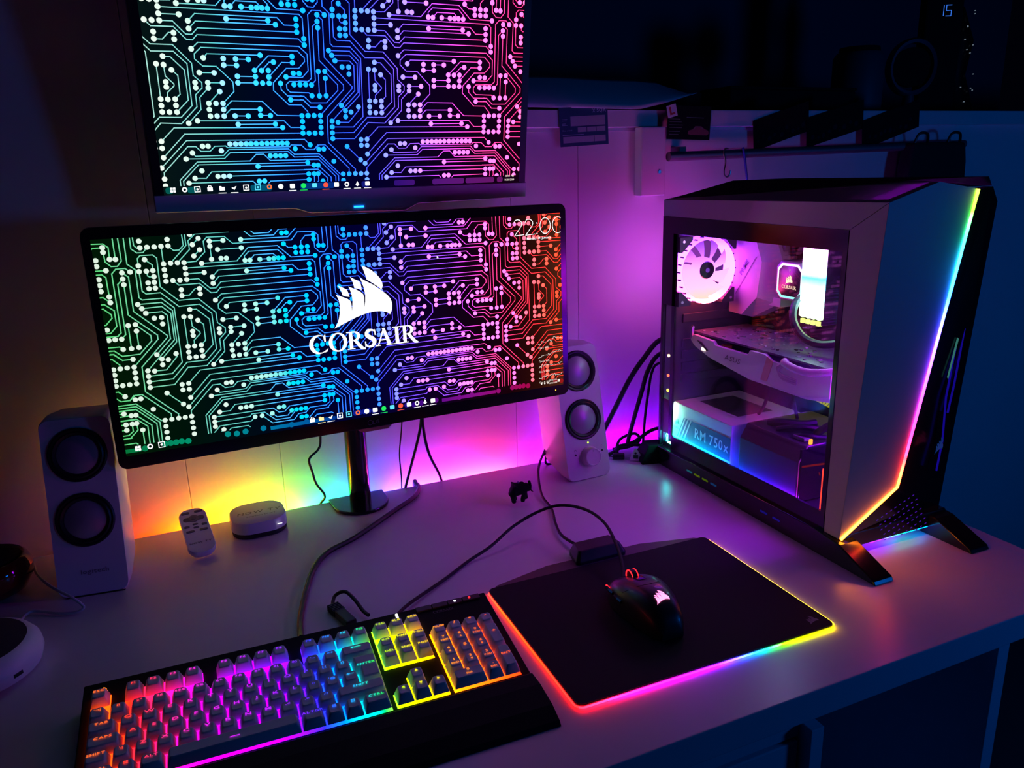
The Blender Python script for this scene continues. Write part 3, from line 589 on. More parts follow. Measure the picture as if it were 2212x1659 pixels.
m = MB(F); text(m, 'NOW TV', 0, .0180, .0032, 1.5, .0003); m.flat('lettering', BT, t)
MB().box(-.012, .012, -.03, .03, 0, .003).build('back_foot', WHITE, t, bevel=.001)

# ------------------------------------------------------------------ elephant figurine
def elephant():
    vs = [(-.0105, 0, .0265), (0, 0, .0262), (.0100, 0, .0285), (.0165, 0, .0265), (.0205, 0, .0225), (.0195, 0, .0320), (.0180, 0, .0390),
          (-.0112, -.0050, .017), (-.0105, -.0052, .0085), (-.0098, -.0052, .0022), (-.0125, .0050, .017), (-.0060, .0052, .0085), (-.0050, .0052, .0022),
          (.0085, -.0050, .017), (.0050, -.0052, .0085), (.0052, -.0052, .0022), (.0110, .0050, .017), (.0130, .0052, .0085), (.0145, .0052, .0022), (.0178, 0, .0190)]
    rs = [.0098, .0102, .0086, .0070, .0036, .0027, .0024, .0056, .0044, .0044, .0056, .0042, .0042, .0052, .0041, .0042, .0052, .0041, .0042, .0030]
    es = [(0, 1), (1, 2), (2, 3), (3, 4), (4, 5), (5, 6), (0, 7), (7, 8), (8, 9), (0, 10), (10, 11), (11, 12), (2, 13), (13, 14), (14, 15), (2, 16), (16, 17), (17, 18), (3, 19)]
    me = bpy.data.meshes.new('elephant_body'); me.from_pydata(vs, es, []); o = bpy.data.objects.new('elephant_body', me); COL.objects.link(o)
    md = o.modifiers.new('skin', 'SKIN'); sv = me.skin_vertices[0].data
    for i, r in enumerate(rs): sv[i].radius = (r, r)
    sv[1].use_root = True
    sb = o.modifiers.new('sub', 'SUBSURF'); sb.levels = 2; sb.render_levels = 2
    me.materials.append(BLACKM)
    for p in me.polygons: p.use_smooth = True
    return o
t = thing('elephant_figurine', 'tiny black elephant figurine with raised trunk on the desk', 'figurine', (.4815, 1.100, 0), -0.12)
o = elephant(); o.name = 'body'; o.parent = t; o.scale = (1, 1, .96); o.location = (0, 0, .0018)
for s in (-1, 1):
    MB().loft([[(.0125 - .004*k + .006*r*math.cos(a*math.pi/6) - .003, s*(.0075 + .002*k), .0285 + .0065*r*math.sin(a*math.pi/6)) for a in range(12)] for r, k in ((.3, 0), (1, .4), (.9, .9), (.2, 1.0))]).build('ear', BLACKM, t, smooth=True)
    MB().tube([(.0205, s*.003, .0215), (.0230, s*.0035, .0205), (.0240, s*.0035, .0190)], [.0010, .0008, .0003], 6).build('tusk', BLACKM, t)
MB().loft([[(-.001 + .0022*k*a, .0022*k*b, z) for a, b in ((1, 0), (0, 1), (-1, 0), (0, -1))] for k, z in ((1, .036), (.1, .041))]).build('back_peak', mat('violet_bead', (.15, .05, .5), .3), t)
MB().cyl((.0045, 0, .034), .0026, .0045, 'z', 8, .0014).build('back_knob', BLACKM, t)
# ------------------------------------------------------------------ keyboard
U = .01905
TILT = math.atan(.1484)
KX, KY, KT = -.1324, .7986, -.0272
kb_stops = [(0.0, (255, 90, 5)), (.04, (255, 75, 8)), (.085, (255, 30, 12)), (.14, (255, 20, 80)), (.19, (245, 10, 150)), (.25, (225, 0, 225)), (.33, (190, 0, 250)), (.42, (140, 0, 255)), (.47, (95, 10, 255)),
            (.505, (30, 25, 255)), (.55, (0, 95, 255)), (.59, (0, 165, 240)), (.62, (0, 215, 190)), (.65, (0, 225, 70)), (.685, (150, 230, 0)), (.73, (225, 225, 0)), (.79, (245, 195, 0)), (.84, (255, 125, 5)), (.90, (255, 95, 10)), (.96, (255, 70, 10)), (1, (255, 50, 10))]
kd = (math.cos(KT)/(22.5*U), math.sin(KT)/(22.5*U), 0); ko = -(KX*kd[0] + KY*kd[1])
KLIGHT = ramp_emit('key_backlight', kb_stops, kd, ko, 3.4, True, over=1.3)
KLEG = ramp_emit('key_legend_glow', [(p, tuple(min(255, int(c*.88 + 30)) for c in col)) for p, col in kb_stops], kd, ko, 1.35, True)
t = thing('keyboard', 'rainbow backlit keyboard with white keycaps and black wrist rest', 'keyboard', (KX + .215, KY - .06, 0), KT)
KO = Vector((-(.215*math.cos(-KT) - (-.06)*math.sin(-KT)), -(.215*math.sin(-KT) + (-.06)*math.cos(-KT)), 0))   # grid origin in the Empty's frame
KM = Matrix.Translation(KO)
KP = KM @ Matrix.Translation((0, 0, .0226)) @ Matrix.Rotation(TILT, 4, 'X')            # the tilted key plate: x along the rows, y to the back
def pz(y): return .0226 + .1484*y
m = MB(KM); m.prism([(.0335, 0), (.0335, pz(.0335)), (-.1172, pz(-.1172)), (-.1172, 0)], -.0090, .4395, 'x'); m.build('case', BLACKM, t, bevel=.0015)
def plate(a, b, c, d): MB(KP).box(a*U, b*U, c*U, d*U, .0004, .0014).build('backlight_plate', KLIGHT, t)
R1 = -1.416 + .5
for a, b in ((.02, .98), (1.69, 5.64), (6.36, 10.31), (11.02, 14.98)): plate(a, b, R1, .49)
plate(.02, 14.99, -5.90, R1 + .02); plate(15.25, 18.25, -2.90, .50); plate(15.25, 18.25, -5.90, -4.90); plate(16.25, 17.25, -4.90, -3.92); plate(18.5, 22.5, -5.90, R1 - .03)
# caps: shared meshes by size; tapered, dished, rounded top
CAPS = {}
def cap_mesh(w, h):
    k = (round(w, 3), round(h, 3))
    if k in CAPS: return CAPS[k]
    m = MB(); W = w*U - .0009; H = h*U - .0009; rings = []
    for ins, z, r, dy in ((.0002, .0045, .0010, 0), (.0006, .0060, .0012, .0), (.0028, .0138, .0022, .0007), (.0033, .0148, .0022, .0009), (.0042, .0151, .0020, .0010)):
        rings.append([(a, b + dy, z) for a, b in rrect(W - 2*ins, H - 2*ins*.92, r, 2)])
    m.loft(rings, cap=False)
    n = len(rings[0]); top = rings[-1]
    m.add(top + [(0, .0010, .0144)], [(i, (i+1) % n, n) for i in range(n)])
    o = m.build('keycap', KEYCAP, None, smooth=True); me = o.data; bpy.data.objects.remove(o); CAPS[k] = me
    return me
def tri(m, x, y, s, d):
    p = {'u': [(0, 1), (-1, -.8), (1, -.8)], 'd': [(0, -1), (1, .8), (-1, .8)], 'l': [(-1, 0), (.8, -1), (.8, 1)], 'r': [(1, 0), (-.8, 1), (-.8, -1)]}[d]
    m.poly([(x + a*s, y + b*s) for a, b in p], .01555)
def key(x, row, leg, w=1.0, h=1.0, yc=None):
    y = 0.0 if row == 0 else -(row + .416)
    if yc is not None: y = yc
    me = cap_mesh(w, h) if leg != 'ENTER' else enter_mesh()
    o = bpy.data.objects.new('keycap', me); COL.objects.link(o); o.parent = t
    o.matrix_local = KP @ Matrix.Translation((x*U, y*U, 0))
    m = MB(); z = .01555; big = len(leg) == 1
    lines = leg.split('\n'); ly = .0022 + (h - 1)*U/2*.0
    if leg == 'WIN':
        for a in (-1, 1):
            for b in (-1, 1): m.poly(rrect(.0017, .0014, .0001, 1, a*.0010, .0036 + b*.0009), z)
    elif leg == 'MENU':
        stroke(m, [(-.0016, .0020), (.0016, .0020), (.0016, .0052), (-.0016, .0052)], .0005, z, True)
        for b in (.003, .0042): stroke(m, [(-.001, b), (.001, b)], .0004, z)
    elif leg == 'SPACE': m.poly([(-.0045, -.0008), (.0045, -.0008), (.0045, .0), (-.0045, .0)], z)
    elif leg == 'BACK':
        stroke(m, [(-.005, .0035), (.005, .0035)], .0007, z); tri(m, -.0048, .0035, .0014, 'l')
    elif leg in ('UP', 'DN', 'LF', 'RT'): tri(m, 0, .0035, .0017, {'UP': 'u', 'DN': 'd', 'LF': 'l', 'RT': 'r'}[leg])
    elif len(lines) == 2:
        text(m, lines[0], 0, .0030, .0030, 1.5, z)
        if lines[1] in '^v<>': tri(m, 0, -.0008, .0013, {'^': 'u', 'v': 'd', '<': 'l', '>': 'r'}[lines[1]])
        else: text(m, lines[1], 0, -.0020, .0022, 1.45, z)
    else:
        hh = .0034 if big else (.0026 if len(leg) < 4 else .0027)
        text(m, leg, 0, .0024, hh, 1.75 if big else 1.55, z, gap=.14)
    if m.v: m.flat('legend', KLEG, o)
    return o
def enter_mesh():
    if 'ent' in CAPS: return CAPS['ent']
    m = MB(); rings = []
    A, B = 1.5*U, 2*U
    for ins, z, dy in ((.0005, .0045, 0), (.0011, .0060, 0), (.0032, .0138, .0007), (.0038, .0148, .0009), (.0046, .0151, .0010)):
        x0, x1, y0, y1 = -A/2 + ins, A/2 - ins, -B/2 + ins, B/2 - ins; xs = -A/2 + .25*U + ins; ys = ins*.9
        rings.append([(x1, y0 + dy, z), (x1, y1 + dy, z), (x0, y1 + dy, z), (x0, ys + dy, z), (xs, ys + dy, z), (xs, y0 + dy, z)])
    m.loft(rings); o = m.build('keycap', KEYCAP); CAPS['ent'] = o.data; bpy.data.objects.remove(o); return CAPS['ent']
key(.5, 0, 'ESC')
for i in range(12): key((2.167 if i < 4 else 2.833 if i < 8 else 3.5) + i, 0, 'F%d' % (i + 1))
for i, s in enumerate(('PSC', 'SLK', 'BRK')): key(15.75 + i, 0, s)
for i, s in enumerate(('`¬|', '1!', '2"', '3£', '4$€', '5%', '6^', '7&', '8*', '9(', '0)', '-_', '=+')): key(.5 + i, 1, s)
key(14, 1, 'BACK', 2)
for i, s in enumerate(('INS', 'HME', 'PGU')): key(15.75 + i, 1, s)
for i, s in enumerate(('NUM', '/', '*', '-')): key(19 + i, 1, s)
key(.75, 2, 'TAB', 1.5)
for i, s in enumerate(list('QWERTYUIOP') + ['[{', ']}']): key(2 + i, 2, s)
key(14.25, 2, 'ENTER', 1.5, 2, -2.916)
for i, s in enumerate(('DEL', 'END', 'PGD')): key(15.75 + i, 2, s)
for i, s in enumerate(('7\nHME', '8\n^', '9\nPGU')): key(19 + i, 2, s)
key(22, 2, '+', 1, 2, -2.916)
key(.875, 3, 'CAPS', 1.75)
for i, s in enumerate(list('ASDFGHJKL') + [';:', "'@", '#~']): key(2.25 + i, 3, s)
for i, s in enumerate(('4\n<', '5', '6\n>')): key(19 + i, 3, s)
key(.625, 4, 'SHIFT', 1.25); key(1.75, 4, '\\|')
for i, s in enumerate(list('ZXCVBNM') + [',<', '.>', '/?']): key(2.75 + i, 4, s)
key(13.625, 4, 'SHIFT', 2.75); key(16.75, 4, 'UP')
for i, s in enumerate(('1\nEND', '2\nv', '3\nPGD')): key(19 + i, 4, s)
key(22, 4, 'ENT', 1, 2, -4.916)
key(.75, 5, 'CTRL', 1.5); key(2, 5, 'WIN'); key(3.125, 5, 'ALT', 1.25); key(7, 5, 'SPACE', 6.5); key(10.875, 5, 'ALTGR', 1.25); key(12, 5, 'WIN'); key(13, 5, 'MENU'); key(14.25, 5, 'CTRL', 1.5)
for x, s in ((15.75, 'LF'), (16.75, 'DN'), (17.75, 'RT')): key(x, 5, s)
key(19.5, 5, '0\nINS', 2); key(21, 5, '.\nDEL')
# top strip: media keys, indicator lights, glowing emblem
for a, b in ((18.35, 19.35), (19.4, 20.4), (20.45, 21.4), (21.45, 22.6)): MB(KP).box(a*U, b*U, 1.25*U, 1.68*U, .0002, .0022).build('media_key', BLACK, t, bevel=.0005)
MB(KP).cyl((20.92*U, 1.46*U, .0022), .0016, .0004, 'z', 10).build('indicator_light', emit('led_white', (235, 235, 255), 2.0), t)
MB(KP).cyl((21.90*U, 1.46*U, .0022), .0016, .0004, 'z', 10).build('indicator_light', emit('led_red', (255, 30, 40), 3.0), t)
MB(KP).box(17.0*U, 17.14*U, .85*U, 1.50*U, .0004, .0030).build('brightness_light', emit('screen_white', (255, 255, 255), 1.6), t)
m = MB(KP); sails(m, .52*U, .98*U, .0105, .0012); m.flat('sails_emblem', emit('led_orange', (255, 130, 20), 1.4), t)
m = MB(KP); serif_word(m, 19.3*U, .80*U, .0042, .0010); m.flat('word_mark', mat('dark_print', (.05, .045, .06), .4), t)
m = MB(KM)
rest = [(-.1185, 0), (-.1185, .0105), (-.124, .0145), (-.145, .0155), (-.175, .0115), (-.192, .0050), (-.1965, .0)]
m.loft([[(x, y, z) for y, z in rest] for x in (-.006, -.004, .434, .4365)]); m.build('wrist_rest', mat('soft_black_rest', (.006, .006, .008), .75, spec=.2, noise=.2, nscale=700, bump=.15), t, bevel=.001)
MB(KM).box(.145, .17, .0335, .040, .006, .016).build('usb_port', BLACK, t, bevel=.001)

# ------------------------------------------------------------------ mouse mat with glowing rim
MX, MY, MT = .3245, .6009, -.0106
t = thing('mouse_mat', 'black mouse mat with rainbow glowing rim beside the keyboard', 'mouse mat', (MX + .175, MY + .13, 0), MT)
MM = Matrix.Translation((-.175, -.13, 0))
out = rrect(.350, .260, .010, 6, .175, .13)
MB(MM).prism(rrect(.347, .257, .009, 6, .175, .13), 0.0, .0040).build('base', BLACK, t)
MB(MM).prism(rrect(.3455, .2555, .008, 6, .175, .13), .0040, .0050).build('surface', CLOTH, t)
fr_st = [(0, (255, 20, 30)), (.10, (255, 25, 70)), (.22, (255, 18, 165)), (.36, (225, 12, 230)), (.50, (150, 20, 250)), (.58, (70, 60, 255)), (.645, (25, 110, 235)), (.70, (15, 170, 120)), (.76, (80, 190, 8)), (.84, (175, 190, 0)), (1, (230, 180, 5))]
RIM_F = ramp_emit('mat_front_rim', fr_st, (1/.35, 0, 0), .5, 14.0, over=1.3)
RIM_L = ramp_emit('mat_left_rim', [(0, (255, 20, 25)), (.35, (255, 35, 10)), (.8, (255, 50, 12)), (1, (255, 35, 35))], (0, 1/.26, 0), .5, 9.0)
RIM_R = ramp_emit('mat_right_rim', [(0, (255, 215, 30)), (.5, (255, 190, 60)), (1, (255, 150, 60))], (0, 1/.26, 0), .5, 7.0)
def rim(pts, mt):
    MB(MM).tube(pts, .00105, 8).build('light_edge', mt, t)
z = .0024
arc = lambda cx, cy, a0, a1: [(cx + .0098*math.cos(math.radians(a)), cy + .0098*math.sin(math.radians(a)), z) for a in range(a0, a1 + 1, 15)]
rim(arc(.010, .010, 225, 270) + [(x*.01, 0.0002, z) for x in range(2, 34, 2)] + arc(.340, .010, 270, 315), RIM_F)
rim([(.0070, .2570, z)] + [(.0002, .25 - y*.012, z) for y in range(0, 20)] + arc(.010, .010, 180, 225), RIM_L)
rim(arc(.340, .010, 315, 360) + [(.3498, .02 + y*.023, z) for y in range(0, 11)], RIM_R)
m = MB(MM); m.prism([(.012, .2585), (.338, .2585), (.332, .263), (.25, .282), (.10, .282), (.018, .263)], .0, .0042); m.build('rear_trim', mat('violet_grey_plastic', (.05, .05, .06), .35), t, bevel=.0005)
m = MB(MM)
m.loft([[(a, b, zz) for a, b in ((.142, .262), (.214, .262), (.218, .266), (.212, .302), (.146, .302), (.138, .266))] if zz < .01 else [(a, b, zz) for a, b in ((.147, .270), (.209, .270), (.211, .273), (.207, .297), (.151, .297), (.145, .273))] for zz in (0.0, .0085, .0215)])
m.build('usb_hub', BLACK, t, bevel=.0012)
m = MB(MM); sails(m, .329, .0215, .0155, .00515); m.flat('sails_emblem', mat('grey_print', (.17, .15, .2), .5), t)

# ------------------------------------------------------------------ mouse
t = thing('gaming_mouse', 'black gaming mouse with glowing red emblem on the mouse mat', 'mouse', (.4835, .7230, .0050), -0.06)
def mouse_pt(v, a):
    """v 0 back .. 1 front, a angle over the top from right side to left side"""
    y = -.064 + .128*v
    w = .0335*(math.sin(math.pi*min(1, max(0, .035 + .875*v)))**.40)*(1 - .06*math.sin(2*math.pi*v))
    h = .0405*(math.sin(math.pi*(.006 + .945*v)**.72)**.60) + .001
    h = max(.002, h); e = .62
    ca, sa = math.cos(a), math.sin(a)
    return (w*math.copysign(abs(ca)**e, ca), y, .0015 + h*abs(sa)**e)
m = MB(); NV = 26; NA = 22
m.loft([[mouse_pt(.002 + .996*i/NV, math.pi*j/NA) for j in range(NA + 1)] for i in range(NV + 1)], cap=True)
m.build('shell', mat('soft_black_shell', (.014, .012, .016), .38, coat=.2), t, smooth=True)
def on_top(x, y, lift=.0006):
    v = (y + .064)/.128; w = abs(mouse_pt(v, 0)[0]); e = .62
    c = min(.999, abs(x)/w)**(1/e); a = math.acos(c); p = mouse_pt(v, a); return (x, y, p[2] + lift)
m = MB(); m.box(-.0040, .0040, .010, .045, .034, .0395)
def patch(name, poly, mt, lift=.0007):
    m = MB(); n = len(poly); m.add([on_top(x, y, lift) for x, y in poly], [tuple(range(n))]); return m.flat(name, mt, t)
patch('centre_strip', [(-.0052, .008), (.0052, .008), (.0062, .022), (.0058, .040), (.0052, .058), (-.0052, .058), (-.0058, .040), (-.0062, .022)], BLACKG)
zt = on_top(0, .034)[2]
MB().cyl((-.0036, .034, zt - .002), .0098, .0072, 'x', 26).build('scroll_wheel', BLACK, t, bevel=.001)
for x in (-.0044, .0036): MB().lathe([(.0085, 0), (.0100, 0), (.0100, .0008), (.0085, .0008)], (x, .034, zt - .002), 'x', 26).build('wheel_light', emit('led_red', (255, 30, 40), 3.0), t)
m = MB(); n = 0
for p in SAILS:
    q = [on_top(a*.019, -.034 + b*.019, .0009) for a, b in p]; m.add(q, [tuple(range(len(q)))])
m.flat('sails_emblem', emit('mouse_emblem', (255, 120, 190), 3.2), t)
m = MB(); m.tube([on_top(x, y, .0002) for x, y in ((-.030, .006), (-.026, .000), (-.014, -.006), (0, -.008), (.014, -.006), (.026, .000), (.030, .006))], .00035, 5); m.build('button_seam', BLACKM, t)
MB().tube([(-.0295, .040, .0180), (-.0285, .050, .0170)], .0012, 6).build('side_light', emit('led_red', (255, 30, 40), 3.0), t)
for y in (.000, .022): MB().tube([(-.0338, y, .0215), (-.0342, y + .009, .0215), (-.0335, y + .018, .0205)], .0022, 6).build('side_button', BLACKG, t)

# ------------------------------------------------------------------ cables
def cable(name, label, pts, r, cat='cable', mt=RUBBER, group=None, n=8):
    P = smooth_path(pts); b = Vector(P[0])
    o = MB(Matrix.Translation(-b)).tube(P, r, n).build(name, mt, smooth=True, loc=b)
    return tag(o, label, cat, group)
BRAID = mat('braided_sleeve', (.009, .008, .011), .36, spec=.35, noise=.4, nscale=1500, bump=.4)
cable('keyboard_cable', 'thick black braided cable curving from the wall edge to the keyboard', [(.350, 1.2640, -.002), (.3490, 1.257, .0075), (.3485, 1.248, .0065), (.3485, 1.231, .0050), (.328, 1.197, .0042), (.282, 1.158, .0042), (.2065, 1.094, .0042), (.1587, 1.0647, .0042), (.1319, 1.0273, .0042), (.1103, .9681, .0042), (.0934, .908, .0042), (.0865, .868, .006), (.0845, .845, .012)], .0040, mt=BRAID)
cable('mouse_cable', 'thin black cable arching from the keyboard over the hub to the mouse', [(.196, .838, .012), (.225, .8729, .005), (.2862, .9142, .0028), (.332, .9463, .0030), (.3740, .962, .010), (.4200, .984, .022), (.4640, .990, .034), (.4960, .9760, .044), (.5170, .935, .049), (.5230, .890, .045), (.5140, .842, .034), (.5020, .807, .024), (.4895, .784, .018)], .0023)
cable('hub_cable', 'thin black cable from beside the lit speaker down to the hub', [(.598, 1.238, .030), (.5640, 1.194, .020), (.5420, 1.150, .012), (.5240, 1.098, .005), (.5170, 1.050, .004), (.4984, .999, .004), (.4870, .957, .005), (.4890, .918, .0075), (.4935, .9010, .0090)], .0023)
t = thing('cable_clip', 'small black cable clip beside the lit speaker', 'clip', (.6010, 1.2300, 0))
MB().tube(smooth_path([(.010, .004, 0), (-.002, .006, .003), (-.004, .004, .015), (.000, .002, .030), (.002, 0, .036)]), .0022, 7).build('stem', BLACK, t)
MB().prism([(-.010, .022), (.004, .040), (.006, .038), (-.002, .028)], -.002, .002, 'y').build('hook', BLACK, t)
t = thing('usb_plug', 'black ridged plug lying against the back of the keyboard', 'plug', (.1420, .8800, 0), .25)
MB().box(-.007, .007, -.022, .012, .0, .010).build('housing', BLACK, t, bevel=.0018)
for i in range(6): MB().box(-.0078, .0078, .0125 + i*.0035, .0145 + i*.0035, .0008, .0092).build('ridge', BLACK, t, bevel=.0006)
cable('plug_cable', 'short black cable loop behind the keyboard plug', [(.1335, .9100, .006), (.1405, .9260, .010), (.1530, .9220, .015), (.1610, .9020, .012), (.1660, .880, .007), (.170, .866, .007)], .0024)
GW = 'cables hanging behind the ultrawide monitor'
cable('hanging_cable', 'wavy thin black cable hanging left of the monitor pole', [(.1925, 1.24, .20), (.1915, 1.25, .12), (.1863, 1.25, .099), (.1697, 1.25, .084), (.1728, 1.25, .060), (.1769, 1.25, .039), (.1893, 1.25, .014), (.1800, 1.258, -.006), (.175, 1.268, -.05)], .0020, group=GW)
cable('hanging_cable', 'thinnest straight black cable hanging right of the monitor pole', [(.332, 1.24, .19), (.3306, 1.25, .12), (.3229, 1.25, .067), (.3245, 1.255, .0147), (.324, 1.268, -.05)], .0013, group=GW)
cable('hanging_cable', 'black hanging cable slanting left, one of a forked pair under the monitor', [(.366, 1.24, .19), (.3657, 1.25, .1235), (.3546, 1.25, .078), (.3345, 1.255, .012), (.322, 1.27, -.05)], .0026, group=GW)
cable('hanging_cable', 'black hanging cable slanting right, one of a forked pair under the monitor', [(.370, 1.24, .19), (.3680, 1.25, .1235), (.3748, 1.25, .062), (.3960, 1.256, .008), (.412, 1.27, -.05)], .0026, group=GW)
GR = 'cables running from the back of the tower'
cable('tower_cable', 'thickest black cable dropping from the tower behind the lit speaker', [(.870, 1.185, .232), (.8353, 1.22, .2162), (.7997, 1.22, .1843), (.7695, 1.22, .1474), (.7395, 1.22, .0967), (.715, 1.225, .050), (.700, 1.24, .006)], .0048, group=GR)
cable('tower_cable', 'middle black cable dropping from the back of the tower', [(.870, 1.185, .205), (.836, 1.22, .1889), (.8106, 1.22, .1602), (.7959, 1.22, .1162), (.7761, 1.22, .0538), (.768, 1.225, .010)], .0042, group=GR)
cable('tower_cable', 'thinner black cable dropping close beside the tower back edge', [(.870, 1.185, .185), (.8344, 1.22, .1709), (.8191, 1.22, .1545), (.8116, 1.22, .1139), (.8054, 1.22, .0633), (.802, 1.22, .010)], .0026, group=GR)
cable('tower_cable', 'black cable lying along the desk from speaker to tower', [(.690, 1.225, .006), (.720, 1.215, .006), (.750, 1.222, .012), (.785, 1.220, .022), (.820, 1.215, .040), (.850, 1.205, .045)], .0036, group=GR)
cable('tower_cable', 'looped black cable in the tangle behind the tower', [(.745, 1.228, .006), (.760, 1.235, .025), (.790, 1.232, .032), (.800, 1.228, .018), (.775, 1.230, .008), (.745, 1.240, .005)], .0030, group=GR)
cable('tower_cable', 'lowest black cable bending round the tangle behind the tower', [(.735, 1.205, .004), (.748, 1.222, .016), (.775, 1.212, .018), (.815, 1.200, .012), (.845, 1.195, .010)], .0032, group=GR)
t = thing('jack_plug', 'black audio plug with clear tip lying between speaker and tower', 'plug', (.737, 1.196, 0), -.5)
MB().tube([(-.040, .008, .006), (-.022, .004, .005), (-.014, 0, .006)], .0018, 6).build('lead', RUBBER, t)
MB().cyl((-.015, 0, .0065), .0060, .022, 'x', 14).build('barrel', BLACK, t, bevel=.001)
MB().cyl((.007, 0, .0065), .0045, .012, 'x', 12).build('clear_tip', GREYL, t)
t = thing('plug_tag', 'white triangular plug face with black holes near the tower foot', 'plug', (.7585, 1.1745, 0), -.55)
MB().prism([(-.012, 0.0), (.013, 0.0), (.014, .003), (-.001, .026), (-.004, .026), (-.013, .003)], -.002, .002, 'y').build('face', WHITE, t, bevel=.0008)
MB().cyl((-.002, -.0022, .0165), .0022, -.0006, 'y', 12).build('round_hole', BLACK, t)
MB().box(-.006, .003, -.0028, -.0020, .006, .013).build('square_hole', BLACK, t)
t = thing('power_brick', 'black wedge-shaped adapter on the desk at the tower back foot', 'adapter', (.778, 1.170, 0), -.25)
MB().loft([[(x, y, zz) for x, y in ((-.016, -.022), (.030, -.022), (.030, .022), (-.016, .022))] if zz < .02 else [(x, y, zz) for x, y in ((-.002, -.016), (.028, -.016), (.028, .018), (-.002, .018))] for zz in (0.0, .008, .034)]).build('housing', BLACKM, t, bevel=.001)

# ------------------------------------------------------------------ far left: red glass bowl, white puck and its lead
t = thing('red_glass_bowl', 'dark red glass bowl cut off by the left picture edge', 'bowl', (-.2780, 1.158, 0))
RG = mat('dark_red_glass', (.10, .004, .002), .08, coat=.5)
MB().lathe([(.0001, 0), (.030, 0), (.043, .008), (.052, .024), (.053, .038), (.048, .050), (.044, .053), (.040, .050), (.0001, .046)], n=36).build('bowl', RG, t, smooth=True)
MB().lathe([(.0001, .0465), (.036, .050), (.040, .054), (.030, .060), (.0001, .062)], n=32).build('dark_top', BLACKM, t, smooth=True)
t = thing('smart_puck', 'round white puck with dark fabric top at the lower left edge', 'smart speaker', (-.2640, .9560, 0))
MB().lathe([(.0001, 0), (.058, 0), (.068, .006), (.0715, .016), (.0700, .026), (.064, .034), (.058, .0375), (.0001, .0375)], n=48).build('shell', WHITE, t, smooth=True)
MB().lathe([(.0001, .0440), (.025, .0432), (.045, .0405), (.0585, .0372), (.058, .036), (.0001, .036)], n=48).build('fabric_top', mat('dark_fabric', (.035, .02, .03), .9, noise=.3, nscale=800, bump=.4), t, smooth=True)
MB(frame((.0712*math.cos(-.75), .0712*math.sin(-.75), .016), (-math.sin(-.75), math.cos(-.75), 0), (0, 0, 1))).box(-.0055, .0055, -.0022, .0022, -.003, .0006).build('port', BLACK, t, bevel=.0006)
cable('white_cable', 'thin white lead looping from the red bowl to the white puck', [(-.2290, 1.180, .022), (-.2200, 1.140, .024), (-.1980, 1.090, .026), (-.1720, 1.058, .020), (-.1600, 1.050, .008), (-.168, 1.0480, .0035), (-.1887, 1.0550, .003), (-.2185, 1.0741, .004), (-.228, 1.0667, .005), (-.2270, 1.045, .012), (-.2290, 1.032, .014)], .0019, mt=mat('white_rubber', (.55, .55, .6), .5))
# ------------------------------------------------------------------ computer tower
PC = (0.90, 0.93, 0.0)
t = thing('computer_tower', 'white faceted computer tower with glass side and rainbow front light line', 'computer', PC)
X = Matrix.Translation((-PC[0], -PC[1], 0))
XL, XR, YF, YB = .795, 1.012, .712, 1.158
def fy(z): return .7195 - .062*(z - .034)            # the front leans forward towards the top
# white side frame: top bar and front pillar with a mitred joint
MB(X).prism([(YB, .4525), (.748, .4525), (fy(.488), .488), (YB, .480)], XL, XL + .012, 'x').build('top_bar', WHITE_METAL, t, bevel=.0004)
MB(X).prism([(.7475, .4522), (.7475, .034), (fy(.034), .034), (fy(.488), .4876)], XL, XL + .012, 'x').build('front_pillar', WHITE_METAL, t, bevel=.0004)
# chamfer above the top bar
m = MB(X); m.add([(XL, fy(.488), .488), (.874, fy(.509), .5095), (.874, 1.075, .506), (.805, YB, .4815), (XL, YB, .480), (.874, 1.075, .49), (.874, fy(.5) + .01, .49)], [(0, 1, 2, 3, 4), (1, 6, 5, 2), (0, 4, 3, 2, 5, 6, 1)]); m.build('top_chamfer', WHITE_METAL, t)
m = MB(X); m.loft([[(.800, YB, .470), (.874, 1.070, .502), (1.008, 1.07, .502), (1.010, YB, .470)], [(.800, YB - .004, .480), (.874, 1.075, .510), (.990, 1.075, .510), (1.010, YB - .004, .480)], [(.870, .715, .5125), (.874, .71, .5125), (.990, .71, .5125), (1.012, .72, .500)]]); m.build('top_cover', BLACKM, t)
# white front plate
fp = [(.7965, .034), (.7965, .488), (.875, .5095), (.9445, .499), (.8905, .0945)]
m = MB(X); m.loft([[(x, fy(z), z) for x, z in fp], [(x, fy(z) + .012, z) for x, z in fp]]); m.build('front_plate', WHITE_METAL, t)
FST = [(0, (255, 175, 40)), (.10, (255, 150, 40)), (.16, (255, 90, 40)), (.22, (255, 40, 50)), (.30, (240, 30, 120)), (.40, (205, 40, 230)), (.52, (150, 60, 255)), (.62, (80, 80, 255)), (.70, (40, 130, 255)), (.78, (40, 215, 255)), (.86, (40, 235, 150)), (.93, (80, 235, 30)), (1, (190, 235, 40))]
FRONT_LED = ramp_emit('front_light_line', FST, (0, 0, 1/.47), -.034/.47, 16.0, over=1.8)
m = MB(X); m.tube([(x, fy(z) - .0008, z) for x, z in ((.7975, .0335), (.8915, .0945), (.9455, .4985))], .0019, 8); m.build('light_line', FRONT_LED, t)
bp = [(.802, .030), (.8925, .0900), (.9465, .4975), (.990, .5000), (1.012, .480), (1.012, .030)]
m = MB(X); m.loft([[(x, fy(z) + .002 + max(0, x - .95)*.25, z) for x, z in bp], [(x, fy(z) + .016 + max(0, x - .95)*.25, z) for x, z in bp]]); m.build('front_black_panel', BLACKG, t)
Ff = frame((.958, .709, .148), (1, 0.25, 0), (0, -.06, 1))
